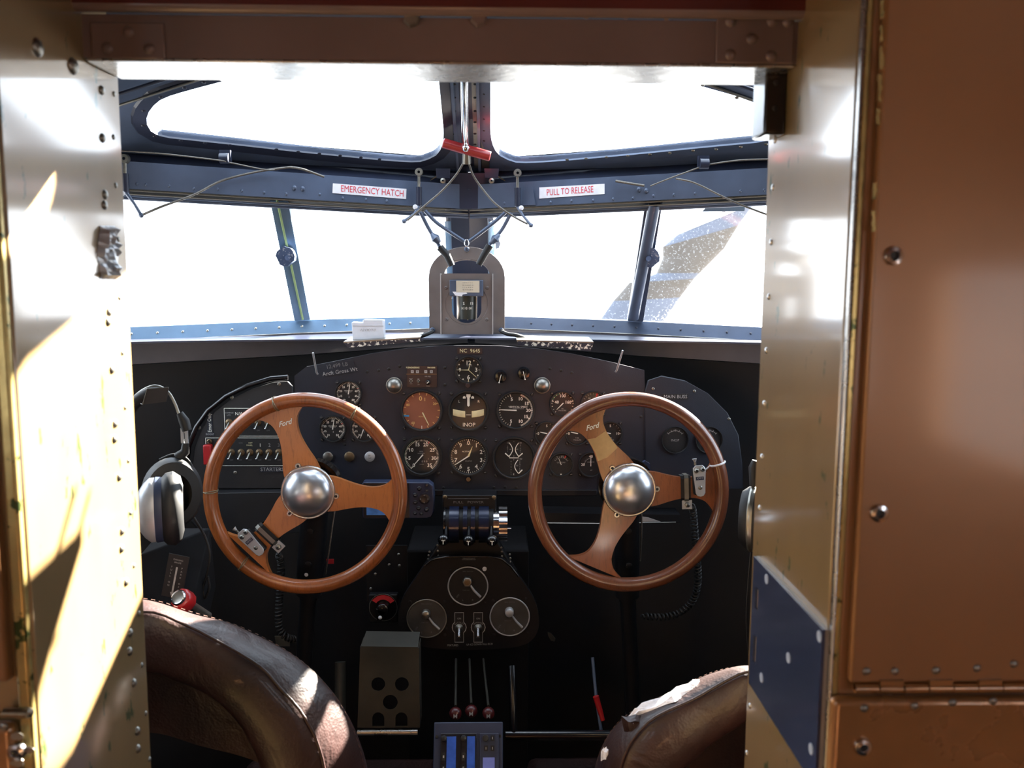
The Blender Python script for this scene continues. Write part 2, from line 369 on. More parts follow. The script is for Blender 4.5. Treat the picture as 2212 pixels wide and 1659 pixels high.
scn.view_settings.view_transform = 'Standard'; scn.view_settings.look = 'None'; scn.view_settings.exposure = 0; scn.view_settings.gamma = 1
scn.view_settings.use_curve_mapping = False
scn.cycles.max_bounces = 10; scn.cycles.diffuse_bounces = 5; scn.cycles.glossy_bounces = 5; scn.cycles.transparent_max_bounces = 12
scn.cycles.use_denoising = True; scn.cycles.sample_clamp_indirect = 8

# ------------------------------------------------------------------ shell constants
XL = P(257, 175, 1.0).x; XR = P(1660, 300, 1.0).x
YJ0, YJ1 = .757, 1.0           # near and far edge of the doorway lining
ZH = P(900, 171, 1.0).z        # underside of the header
ZHT = P(900, 38, .917).z       # top of the header face
XW = .88                       # cockpit half width
def rivets(parent, pts, nrm, r, m, name='rivet', h=.5):
    """domed heads: each one an object under parent"""
    mb = MB(); mb.lathe([(0, .62 * h), (.45, .55 * h), (.8, .35 * h), (.98, .05), (1, -.05)], m, 12)
    first = None
    for p in pts:
        X = WM[parent.name].inverted() @ basis(p, nrm if not callable(nrm) else nrm(p)) @ Matrix.Scale(r, 4)
        if first is None:
            first = mb.build(name, parent); first.matrix_local = X
        else: copy_part(first, parent, X)
def screws(parent, pts, nrm, r, m, name='screw', slot='rubber', h=.35, phil=False):
    mb = MB(); mb.lathe([(0, h), (.7, h * .93), (.93, h * .6), (1, 0)], m, 16)
    mb.box((0, 0, h), (1.3, .2, .12), slot)
    if phil: mb.box((0, 0, h), (.2, 1.3, .12), slot)
    first = None
    for p in pts:
        X = WM[parent.name].inverted() @ basis(p, nrm) @ Matrix.Rotation(random.uniform(0, 3), 4, 'Z') @ Matrix.Scale(r, 4)
        if first is None: first = mb.build(name, parent); first.matrix_local = X
        else: copy_part(first, parent, X)

# ------------------------------------------------------------------ doorway
mb = MB(); T = .05
mb.box((XL - T / 2, (YJ0 + YJ1) / 2, 1.05), (T, YJ1 - YJ0, 2.1), 'tan')
wl = struct(mb, 'wall_left', bev=.003)
mb = MB()
mb.box((XR + T / 2, (YJ0 + YJ1) / 2 + .004, 1.05), (T, YJ1 - YJ0 - .008, 2.1), 'tan')
mb.box((XR + .0015, YJ0 + .001, 1.05), (.003, .008, 2.1), 'alu')
mb.box((XR + .0055, YJ0 + .0025, 1.05), (.006, .008, 2.1), 'tan_edge')
wr = struct(mb, 'wall_right', bev=.003)
big = [(80, 103, 10), (157, 143, 10)]
med = [(219, 195), (221, 298), (226, 420), (225, 443), (235, 674), (233, 695), (241, 798), (248, 915), (247, 948), (257, 1030), (263, 1147), (262, 1185), (272, 1257), (281, 1367), (280, 1407), (289, 1475), (297, 1579), (298, 1617)]
sml = [(246, 203), (245, 296), (250, 400), (255, 517), (258, 643), (264, 762), (270, 880), (277, 995), (282, 1108), (289, 1222), (300, 1325), (306, 1437), (315, 1541), (323, 1640)]
nx = V((1, 0, 0))
rivets(wl, [PX(x, y, XL) for x, y, r in big], nx, .0085, 'alud', h=.9)
rivets(wl, [PX(x, y, XL) for x, y in med], nx, .0052, 'alud', h=1.0)
rivets(wl, [PX(x, y, XL) for x, y in sml], nx, .0032, 'alud', h=.9)
# torn crumpled foil patch on the left lining
mb = MB(); random.seed(3); rows = []
for i in range(15):
    row = []
    for j in range(8):
        py = 488 + i * 8.2; px = 232 + (j - 3.5) * 6.8 * (1 - .35 * abs(i - 7) / 7 * random.uniform(.5, 1.3))
        q = PX(px, py, XL); e = (0 if i in (0, 14) or j in (0, 7) else 1)
        row.append(q + V((.0005 + e * random.uniform(.001, .009), 0, 0)))
    rows.append(row)
mb.loft(rows, 'silverpl', smooth=False)
o = mb.build('foil_patch', wl, world=True); o['label'] = 'crumpled silver foil patch'
rp = [(1671, 303), (1667, 405), (1663, 523), (1658, 641), (1653, 757), (1648, 872), (1643, 987), (1638, 1098), (1634, 1208), (1629, 1315), (1622, 1423), (1617, 1525), (1610, 1627)]
rivets(wr, [PX(x + 3, y, XR) for x, y in rp], -nx, .0038, 'alu', h=.9)

# header beam: a channel spanning the doorway
yh = .917
mb = MB()
mb.slab([V((XL - .03, yh, ZH)), V((XL - .03, YJ1, ZH)), V((XL - .03, YJ1, ZH + .004)), V((XL - .03, yh + .004, ZH + .006)), V((XL - .03, yh + .004, ZHT)), V((XL - .03, yh, ZHT))], V((XR - XL + .06, 0, 0)), 'maroon')
hd = struct(mb, 'trim_1')
mb = MB(); mb.box(((XL + XR) / 2, (yh + YJ1) / 2, ZH - .0015), (XR - XL - .004, YJ1 - yh, .003), 'alu')
o = mb.build('lower_lip', hd, world=True, bev=.001); o['label'] = 'scuffed bare metal lower lip'
def plate_on(par, x0, x1, y0, y1, th=.003, m='maroon', bad=None, name='end_plate'):
    a = P(x0, y0, yh - .001); b = P(x1, y1, yh - .001)
    c = (a + b) / 2; mb = MB(); mb.box((c.x, yh - .0015, c.z), (abs(b.x - a.x), th, abs(b.z - a.z)), m)
    return mb.build(name, par, world=True, bev=.0012)
plate_on(hd, 196, 358, 48, 128); plate_on(hd, 1548, 1712, 34, 138)
ny = V((0, -1, 0))
rivets(hd, [P(x, y, yh - .003) for x, y in [(278, 69), (233, 104), (322, 105), (1578, 46), (1668, 46), (1624, 84), (1578, 118), (1666, 121), (1702, 47)]], ny, .0058, 'maroon', h=.9)
rivets(hd, [P(x, y, yh) for x, y in [(1267, 33), (1352, 33), (1440, 36)]], ny, .0038, 'maroon', h=.8)
mb = MB()
for x in (890, 1034): mb.lathe([(0, .010), (.0075, .010), (.0088, .0), (.0088, -.003)], 'maroon' if x > 1000 else 'steel', X=face(P(x, 42, yh), 0, .3), hexa=True)
mb.build('hex_nut', hd, world=True)
mb = MB(); mb.tube([V((XL, .905, ZHT + .006)), V((XR, .905, ZHT + .006))], .0075, 'maroon', 14)
mb.build('rolled_edge', hd, world=True)
# ceiling above the doorway (cabin side) and dark gusset corners
mb = MB(); mb.box((0, -.85, ZHT + .045), (2.2, 3.54, .03), 'dmaroon')
struct(mb, 'ceiling')
mb = MB(); mb.box(((XL + XR) / 2, .907, ZHT + .03), (XR - XL + .06, .02, .05), 'dmaroon'); struct(mb, 'trim_2')
# black latch block in the top right corner
a = P(1642, 172, .985); b = P(1688, 286, .93)
lt = thing('door_latch', 'black rectangular door latch block high on the right doorway lining under the header', 'latch', V((XR, .96, (a.z + b.z) / 2)))
mb = MB(); mb.box((XR - .0115, .965, (a.z + b.z) / 2), (.023, .045, abs(a.z - b.z)), 'blackgl'); mb.build('latch_body', lt, world=True, bev=.003, seg=3)
screws(lt, [V((XR - .012, .9425, a.z - .012)), V((XR - .012, .9425, a.z - .038))], ny, .003, 'rubber')

# bulkhead, cabin side, right: edge channel, panel, hinge, flap
YB = .748
xr0 = XR + .012
def bx(px, py, Y=YB): return P(px, py, Y)
zhinge = bx(1990, 1484).z
mb = MB()
mb.box((XR + .026, YB + .014, 1.05), (.036, .012, 2.1), 'brown')
struct(mb, 'wall_back', bev=.002)
zt = 1.85
mb = MB(); x0 = XR + .0155; x1 = 1.1
mb.box(((x0 + x1) / 2, YB + .004, (zt + zhinge + .005) / 2), (x1 - x0, .012, zt - zhinge - .005), 'brown')
pr = thing('bulkhead_sheet', 'tall brown sheet-metal panel filling the right edge of the view', 'panel', V((.7, YB, zhinge)))
o = mb.build('upper_panel', pr, world=True, bev=.002, seg=2)
# corrosion stripe of bare paint: chips as raised flakes
random.seed(11)
for x, y0, y1 in [(1904, 0, 40), (1903, 55, 90), (1902, 100, 150), (1899, 160, 220), (1896, 235, 270), (1888, 395, 430), (1886, 455, 500)]:
    xs = [(x + random.uniform(-4, 0), y0 + (y1 - y0) * i / 6) for i in range(7)] + [(x + random.uniform(3, 8), y1 - (y1 - y0) * i / 6) for i in range(7)]
    mb = MB(); mb.slab([P(a, b, YB - .0022) for a, b in xs], V((0, .0006, 0)), 'tan_edge'); mb.build('paint_chip', pr, world=True)
mb = MB(); mb.box(((x0 + x1) / 2, YB + .016, zhinge), (x1 - x0, .006, .08), 'brown'); mb.build('backing_strip', pr, world=True)
mb = MB(); zf = zhinge - .005
mb.box(((x0 + x1) / 2 - .006, YB + .003, zf / 2 - .004), (x1 - x0 + .02, .014, zf), 'brown2')
fl = thing('bulkhead_flap', 'lower hinged brown flap in the bottom right corner below the piano hinge', 'flap', V((.7, YB, .0)))
mb.build('flap_sheet', fl, world=True, bev=.012, seg=4)
mb = MB(); xa = bx(1842, 1490).x; n_ = 16; step = (1.1 - xa) / n_ * .5; q = .0448
for i in range(14):
    xx = xa + i * q * .5
    mb.box((xx + q * .25, YB - .002, zhinge + (.0045 if i % 2 else .0015)), (q * .5 - .0012, .005, .0075 if i % 2 else .006), 'brown2')
    mb.cyl(V((xx + .0006, YB - .002, zhinge)), V((xx + q * .5 - .0006, YB - .002, zhinge)), .0042, 'brown2')
o = mb.build('piano_hinge', pr, world=True)
rivets(pr, [P(x, y, YB - .002) for x, y in [(1872, 1450), (1933, 1450), (2022, 1448), (2111, 1443), (2190, 1434)]], ny, .0038, 'alud', h=.8)
rivets(fl, [P(x, y, YB - .004) for x, y in [(1867, 1530), (1976, 1525), (2058, 1518), (2146, 1514)]], ny, .0038, 'alud', h=.8)
def hexscrew(par, p, r, nm='socket_screw'):
    mb = MB(); mb.lathe([(r * .42, .0005), (r * .42, .003), (r * .5, .0042), (r * .9, .0034), (r, .0014), (r, -.001)], 'chrome', 28); mb.lathe([(0, .0008), (r * .43, .0008)], 'rubber', 6)
    mb.build(nm, par).matrix_local = WM[par.name].inverted() @ basis(p, ny)
hexscrew(pr, P(1929, 553, YB - .002), .0082); hexscrew(pr, P(1898, 1108, YB - .002), .0082); hexscrew(fl, P(1863, 1612, YB - .004), .0082)
# blue-black switch plate on the right lining
ys = [PX(1640, 1201, XR), PX(1797, 1360, XR), PX(1627, 1472, XR)]
yA, yB_ = ys[0].y, YJ0 + .004; zA, zB = ys[0].z, ys[2].z
sp = thing('switch_plate', 'blue-black plastic plate with two slots screwed to the right doorway lining', 'plate', V((XR, (yA + yB_) / 2, zB)))
mb = MB(); hole = []
for ya, za, zc in [(1647, 1270, 1318), (1643, 1372, 1436)]:
    p = PX(ya, za, XR); p2 = PX(ya, zc, XR); d = .011
    hole.append([V((XR - .0065, p.y + d / 2, p.z)), V((XR - .0065, p.y - d / 2, p.z)), V((XR - .0065, p.y - d / 2, p2.z)), V((XR - .0065, p.y + d / 2, p2.z))])
mb.slab([[V((XR - .0065, yA, zA)), V((XR - .0065, yB_, zA)), V((XR - .0065, yB_, zB)), V((XR - .0065, yA, zB))]] + hole, V((.003, 0, 0)), 'plate')
mb.build('front_plate', sp, world=True)
mb = MB(); mb.box((XR - .0018, (yA + yB_) / 2, (zA + zB) / 2), (.0036, yA - yB_, zA - zB), 'platelight'); o = mb.build('backing_plate', sp, world=True); o['label'] = 'pale grey backing layer seen along the edge'
mb = MB(); mb.lathe([(0, .0008), (.0052, .0006), (.0055, 0)], 'pale', 20)
f0 = None
for x, y in [(1656, 1251), (1770, 1375), (1703, 1421), (1645, 1464), (1752, 1618)]:
    X = WM[sp.name].inverted() @ basis(PX(x, y, XR - .0066), -nx)
    if f0 is None: f0 = mb.build('screw_cover', sp); f0.matrix_local = X
    else: copy_part(f0, sp, X)

# bulkhead, cabin side, left: narrow strip, hinge end and lower flap
mb = MB(); zl = P(60, 1530, YB).z
mb.box((XL - .32, YB + .006, (1.9 + zl) / 2 + .012), (.60, .012, 1.9 - zl - .024), 'brown')
mb.box((XL - .008, YB + .012, 1.05), (.012, .02, 2.1), 'tan_edge')
struct(mb, 'wall_back_left', bev=.003, seg=3)
lf = thing('bulkhead_flap', 'lower hinged brown flap in the bottom left corner with rounded edge', 'flap', V((XL - .1, YB, 0)))
mb = MB(); mb.box((XL - .32, YB + .003, (zl - .014) / 2), (.606, .014, zl - .014), 'brown2'); mb.build('flap_sheet', lf, world=True, bev=.012, seg=4)
mb = MB(); mb.cyl(P(8, 1540, YB + .0), P(62, 1541, YB + .0), .0042, 'brass'); mb.lathe([(0, .001), (.003, .001), (.0045, 0), (.0045, -.004)], 'alud', 14, X=basis(P(62, 1541, YB), V((.8, -1, 0))))
mb.build('hinge_pin', lf, world=True)
hexscrew(lf, P(37, 1623, YB - .004), .0082)
mb = MB(); random.seed(5)
for cx, cy, rx, ry in [(36, 1590, 14, 9), (62, 1620, 13, 8), (38, 1648, 17, 10)]:
    pts = [P(cx + rx * random.uniform(.7, 1.15) * cos(a * pi / 6), cy + ry * random.uniform(.7, 1.2) * sin(a * pi / 6), YB - .0047) for a in range(12)]
    mb.slab(pts, V((0, .0004, 0)), 'alud')
mb.build('bare_metal_patch', lf, world=True)
for o_ in (lf,): rivets(o_, [P(x, 1570, YB - .004) for x in (8,)], ny, .0038, 'alud')

# ------------------------------------------------------------------ cabin behind the camera (open windows light it) and cockpit shell
mb = MB()
mb.box((0, 0, -.015), (2.3, 5.6, .03), 'floor'); struct(mb, 'floor')
def wall_with_window(x, y0, y1, z0, z1, wins, m, th):
    mb = MB(); out = [V((x, y0, z0)), V((x, y1, z0)), V((x, y1, z1)), V((x, y0, z1))]
    mb.slab([out] + [[V((x, a, c)), V((x, b, c)), V((x, b, d)), V((x, a, d))] for a, b, c, d in wins], V((th, 0, 0)), m); return mb
for s, nm in ((-1, 'wall_left_cabin'), (1, 'wall_right_cabin')):
    mb = wall_with_window(s * 1.1, -2.6, .80, 0, ZHT + .04, [(-.55, -.08, 1.12, 1.52), (-1.5, -.95, 1.12, 1.52)], 'cabin', s * .03)
    struct(mb, nm)
mb = MB(); mb.box((0, -2.62, .9), (2.26, .03, 1.86), 'cabin'); struct(mb, 'wall_rear')
# cockpit side of the bulkhead
mb = MB()
for x0_, x1_ in ((-XW - .24, XL - .05), (XR + .05, XW + .24)): mb.box(((x0_ + x1_) / 2, .985, 1.05), (x1_ - x0_, .02, 2.1), 'dark')
mb.box((0, .985, ZHT + .21), (1.1, .02, .42), 'dark')
struct(mb, 'wall_back_cockpit')
# ------------------------------------------------------------------ roof with hatches
HA = V((0, 2.07, P(1010, 345, 2.07).z))
_hb = P(335, 293, 1.80); HU = V((0, -1, .45))
HN = (_hb - HA).cross(HU).normalized()          # left side plane normal (points up and outward-left)
HNr = V((-HN.x, HN.y, HN.z))
def H(px, py, d=0.0):
    """point on the roof plane (pixel on the left half), d metres inside (below) it"""
    return PN(px, py, HA - V((0, 0, d)), HN)
def Hr(px, py, d=0.0): return PN(px, py, HA - V((0, 0, d)), HNr)
def curve2(pts, n=6): return [V(p) for p in bez([V((a, b, 0)) for a, b in pts], n)]
hole_px = curve2([(480, 172), (365, 204), (330, 226), (316, 254), (324, 278), (350, 293)], 5) + curve2([(500, 309), (700, 331), (880, 347), (925, 341), (946, 328), (956, 306), (958, 280)], 5)[0:]
holeL = [H(p.x, p.y) for p in hole_px]
back = [mir(Hr(*q)) for q in [(1060, 130), (1062, 95), (1100, 78), (1190, 58), (1270, 34), (1370, 0), (1446, -27), (1470, -22), (1500, 20), (1548, 62), (1588, 104), (1590, 138)]]  # hidden rear outline, shaped to fit the sun patch on the left lining
holeL = holeL + back
def roundhole(cx, cy, r, n=20): return [V((cx + r * cos(2 * pi * i / n), cy + r * .8 * sin(2 * pi * i / n), 0)) for i in range(n)]
def zroof(x, y):  # z of left plane
    return HA.z - (HN.x * (-abs(x)) + HN.y * (y - HA.y)) / HN.z
sun_hole_round = [V((-p.x, p.y, zroof(p.x, p.y))) for p in [V((.245 + .052 * cos(a * pi / 10), 1.395 + .045 * sin(a * pi / 10), 0)) for a in range(20)]]  # unseen round roof opening, added to throw the small upper sun patch
sun_hole_right = [mir(Hr(*q)) for q in [(1592, 162), (1626, 186), (1660, 216), (1700, 244), (1705, 170), (1665, 126), (1630, 112)]]  # unseen roof opening, added so more sun reaches the left lining
# roof outline, left half
eL = [H(1011, 372), H(640, 356), H(262, 330)]
edge_dir = (eL[2] - eL[1]).normalized()
eo = eL[2] + edge_dir * .35
outl = [V((0, eL[0].y, zroof(0, eL[0].y))), eL[1], eo, V((-1.14, 1.0, zroof(-1.14, 1.0))), V((0, 1.0, zroof(0, 1.0)))]
for s in (-1, 1):
    f = (lambda p: p) if s < 0 else mir
    mb = MB(); mb.slab([[f(p) for p in outl], [f(p) for p in holeL], [f(p) for p in sun_hole_round]] + ([[f(p) for p in sun_hole_right]] if s > 0 else []), V((0, 0, .012)), 'navy')
    rf = struct(mb, 'ceiling_left_cockpit' if s < 0 else 'ceiling_right_cockpit')
    # raised frame lip around the hatch, then rivets along it
    lp = [f(p) for p in resample(holeL + [holeL[0]], 90)[:-1]]
    cen = sum(lp, V()) / len(lp); nn = V((HN.x * (1 if s < 0 else -1), HN.y, HN.z))
    def off(p, q, nxt, d):
        t = (nxt - q).normalized(); o = t.cross(nn).normalized()
        if (o).dot(p - cen) < 0: o = -o
        return p + o * d
    rows = [[], [], [], []]
    for i, p in enumerate(lp):
        a, b = lp[i - 1], lp[(i + 1) % len(lp)]; t = (b - a).normalized(); o = t.cross(nn).normalized()
        if s < 0: o = -o
        rows[0].append(p - nn * 0 + o * 0); rows[1].append(p - nn * .004); rows[2].append(p + o * .024 - nn * .004); rows[3].append(p + o * .029 + nn * .001)
    # choose the outward sense by area growth
    if (rows[2][10] - cen).length < (rows[1][10] - cen).length:
        for i, p in enumerate(lp):
            rows[2][i] = p - (rows[2][i] + nn * .004 - p) - nn * .004; rows[3][i] = p - (rows[3][i] - nn * .001 - p) + nn * .001
    mb = MB(); mb.loft(rows, 'navyd' if s < 0 else 'navy', closed=True, smooth=False)
    wn_ = 'window_%d' % (5 if s < 0 else 6)
    mg = MB(); mg.slab([f(p + V((0, 0, .006))) for p in holeL], V((0, 0, .003)), 'glass'); wg = struct(mg, wn_)
    fr = mb.build('hatch_frame', wg, world=True)
    if s < 0: rp_ = [(440, 178), (398, 190), (347, 210), (310, 240), (309, 272), (334, 295), (390, 304), (443, 309), (497, 314), (597, 323), (644, 328), (690, 332), (735, 336), (780, 340), (820, 344)]
    else: rp_ = [(1518, 184), (1592, 211), (1655, 312), (1600, 318), (1547, 323), (1497, 326), (1447, 331), (1404, 334), (1356, 337), (1310, 340), (1266, 343), (1225, 345)]
    pp = [(H if s < 0 else Hr)(x, y, .0045) for x, y in rp_]
    rivets(fr, pp, -nn, .0042, 'navyd' if s < 0 else 'steel', h=.7)
mg = MB()
for s in (-1, 1):
    mg = MB(); mg.slab([V((s * abs(p.x), p.y, p.z + .006)) for p in sun_hole_round], V((0, 0, .003)), 'glass'); struct(mg, 'window_%d' % (9 if s < 0 else 10))  # panes of the added round openings, out of view
    if s > 0: mg = MB(); mg.slab([V((abs(p.x), p.y, p.z + .006)) for p in sun_hole_right], V((0, 0, .003)), 'glass'); struct(mg, 'window_11')  # pane of the added right opening for the sun
# roof trim lines, upper left and right (bright edge strips)
for s, q in ((-1, [(262, 226), (480, 156)]), (1, [(1640, 222), (1500, 172)])):
    fn = H if s < 0 else Hr
    a, b = fn(*q[0], .008), fn(*q[1], .008); d = (b - a)
    mb = MB(); mb.tube([a - d * .5, b + d * .2], .0028, 'alud', 8)
    mb.tube([a - d * .5 - V((0, .03, -.01)), b + d * .2 - V((0, .03, -.01))], .0035, 'navyd', 8)
    struct(mb, 'trim_%d' % (3 if s < 0 else 4))

# ------------------------------------------------------------------ centre roof beam
yb0, yb1 = 2.085, 1.60
def beam_z(y): return HA.z + .45 * (HA.y - y)
def bp(x, y, d): return V((x, y, beam_z(y) - d))
def beam_strip(mb, x0, x1, d0, d1, m, ya=yb0, yb=yb1):
    mb.loft([[bp(x0, ya, d0), bp(x1, ya, d0), bp(x1, ya, d1), bp(x0, ya, d1)], [bp(x0, yb, d0), bp(x1, yb, d0), bp(x1, yb, d1), bp(x0, yb, d1)]], m, closed=True, smooth=False)
    mb.add([bp(x0, ya, d0), bp(x1, ya, d0), bp(x1, ya, d1), bp(x0, ya, d1)], [(0, 1, 2, 3)], m); mb.add([bp(x0, yb, d0), bp(x1, yb, d0), bp(x1, yb, d1), bp(x0, yb, d1)], [(3, 2, 1, 0)], m)
mb = MB()
beam_strip(mb, -.047, .047, -.006, .006, 'navyd')
beam_strip(mb, -.028, -.022, .006, .02, 'navy'); beam_strip(mb, .022, .028, .006, .02, 'navy')
beam_strip(mb, -.047, -.028, .006, .010, 'navy'); beam_strip(mb, .030, .047, .006, .010, 'alud')
beam_strip(mb, .013, .022, .006, .0105, 'alud'); beam_strip(mb, -.022, -.013, .006, .0105, 'navy')
cb = struct(mb, 'trim_5')
def bpx(px, py, d):  # point on beam surface at offset d
    n_ = V((0, .45, 1)).normalized(); return PN(px, py, HA - V((0, 0, d)), n_)
rv = [(961, y) for y in (203, 228, 256, 283)] + [(982, y) for y in (182, 211, 240, 267, 290)] + [(1026, y) for y in (182, 211, 240, 264, 289, 312)] + [(1046, y) for y in (176, 203, 230, 257, 282, 304)]
rivets(cb, [bpx(x, y, .0105) for x, y in rv], V((0, -.45, -1)), .0034, 'rubber', h=.7)
ht = thing('hatch_release_handle', 'red tubular emergency hatch handle on a polished rod under the roof beam', 'handle', P(1008, 320, 1.95))
mb = MB(); a = P(1007, 325, 1.945); 
mb.tube([P(1003, 150, 1.70), P(1003, 200, 1.75), P(1004, 280, 1.88), a + V((0, .012, .005))], .0075, 'chrome', 16)
mb.build('rod', ht, world=True)
mb = MB(); mb.cyl(P(957, 309, 1.94), P(1059, 338, 1.94), .0108, 'redhandle', n=24); o = mb.build('grip', ht, world=True, bev=.002)
o['label'] = 'red tube'
mb = MB(); mb.ball(P(1006, 320, 1.928), .008, 'chrome', 16); mb.cyl(P(1006, 320, 1.94), P(1007, 322, 1.928), .005, 'chrome'); mb.build('ball_end', ht, world=True)
mb = MB(); mb.cyl(P(1008, 330, 1.945), P(1008, 352, 1.955), .0085, 'alud', .010); mb.build('cable_collar', ht, world=True)

# ------------------------------------------------------------------ beam between hatch and windscreen
r_ = .68; zb = -.111
def W(px, py, dy=0.0): return S(px, py, 2.33 + dy, r_, zb)      # windscreen plane
def beamface(px, py, dy=0.0): return S(px, py, 2.09 + dy)
for s in (-1, 1):
    f = (lambda p: p) if s < 0 else mir
    def row(fn, pts): return [f(fn(*p)) for p in pts]
    g = lambda q, w, e: [q, w, e]
    # hatch sill channel: from the roof plate edge down and back
    r1 = [f(H(1011, 372)), f(H(640, 356)), f(H(262, 330)), f(eo)]
    r2 = [f(beamface(1010.5, 400)), f(beamface(640, 374)), f(beamface(262, 348)), f(beamface(60, 334))]
    r1b = [p.lerp(q, .35) + V((0, .02, .012)) for p, q in zip(r1, r2)]
    r1c = [p.lerp(q, .75) + V((0, .025, .012)) for p, q in zip(r1, r2)]
    r3 = [f(beamface(1010.5, 452)), f(beamface(640, 430)), f(beamface(262, 407)), f(beamface(60, 394))]
    top = [p + V((0, .04, .05)) for p in r1]
    mb = MB(); mb.loft([[p + V((0, 0, .001)) for p in r1], r1b, r1c, r2], 'navyd')
    r2n = [p - V((0, .006, 0)) for p in r2]; r3n = [p - V((0, .006, 0)) for p in r3]
    mb.loft([r2, r2n, r3n], 'navy', smooth=False)
    r3b = [p + V((0, .03, -.001)) for p in r3]; mb.loft([r3n, r3b, [p + V((0, .05, .12)) for p in r3]], 'matte', smooth=False)
    wt = [f(W(*p)) for p in [(1010.5, 460), (600, 441), (262, 429), (60, 421)]]
    mb.loft([r3b, wt, [p + V((0, .02, .0)) for p in wt], [p + V((0, .06, .10)) for p in wt]], 'matte', smooth=False)
    bm = struct(mb, 'trim_%d' % (6 if s < 0 else 7))
    # pale rails under the beam
    for k, (dy, dz, rr, m) in enumerate([(.004, -.0025, .0016, 'rail'), (.010, -.0095, .0014, 'rail'), (.02, -.011, .0035, 'navy'), (.028, -.016, .004, 'navy')]):
        mb = MB(); mb.tube([p + V((0, dy, dz)) for p in r3[(0 if 1 else 0):]], rr, m, 8); mb.build('rail', bm, world=True)
    if s < 0: rv = [(296, 397), (315, 399), (365, 402), (418, 407), (470, 409), (522, 412), (570, 416), (618, 419), (690, 420), (740, 428), (790, 431), (835, 434)]
    else: rv = [(1651, 411), (1600, 413), (1502, 418), (1456, 421), (1412, 423), (1368, 428), (1325, 430), (1282, 433), (1235, 434), (1190, 437), (1090, 439)]
    rivets(bm, [beamface(x, y, -.006) for x, y in rv], V((-s * -K, -1, 0)), .0036, 'navy', h=.9)
    bolts = [(635, 406), (653, 408)] if s < 0 else [(1381, 410), (1397, 412)]
    rivets(bm, [beamface(x, y, -.006) for x, y in bolts], V((s * K, -1, 0)), .0062, 'navy', name='bolt', h=.9)
# gusset plate right of centre
mb = MB(); mb.slab([beamface(*q, -.0105) for q in [(1138, 407), (1146, 404), (1152, 410), (1157, 443), (1128, 443), (1128, 430)]], V((0, .004, 0)), 'navy')
g_ = mb.build('corner_gusset', bm, world=True)
# stickers
for pts, txt, lab in (([(719, 396), (878, 408), (877, 430), (718, 417)], 'EMERGENCY HATCH', 'white sticker with red EMERGENCY HATCH lettering on the beam'), ([(1165, 405), (1306, 397), (1306, 419), (1165, 429)], 'PULL TO RELEASE', 'white sticker with red PULL TO RELEASE lettering on the beam')):
    q = [beamface(*p, -.0075) for p in pts]; t = thing('warning_sticker', lab, 'sticker', sum(q, V()) / 4)
    mb = MB(); mb.slab(q, V((0, .001, 0)), 'placard'); mb.build('sticker_sheet', t, world=True)
    x = (q[2] - q[3]).normalized(); y = (q[0] - q[3]).normalized(); z = x.cross(y).normalized(); y = z.cross(x)
    X = Matrix.Translation(sum(q, V()) / 4 + z * .0006) @ Matrix((x, y, z)).transposed().to_4x4()
    wd = (q[2] - q[3]).length; h = .0145; mb = MB(); off_ = (.006 if txt[0] == 'E' else -.004)
    mb.text(txt, off_, 0, h, 'redtxt', X, sx=wd * .93 / (len(txt) * h * .94)); mb.build('lettering', t, world=True)

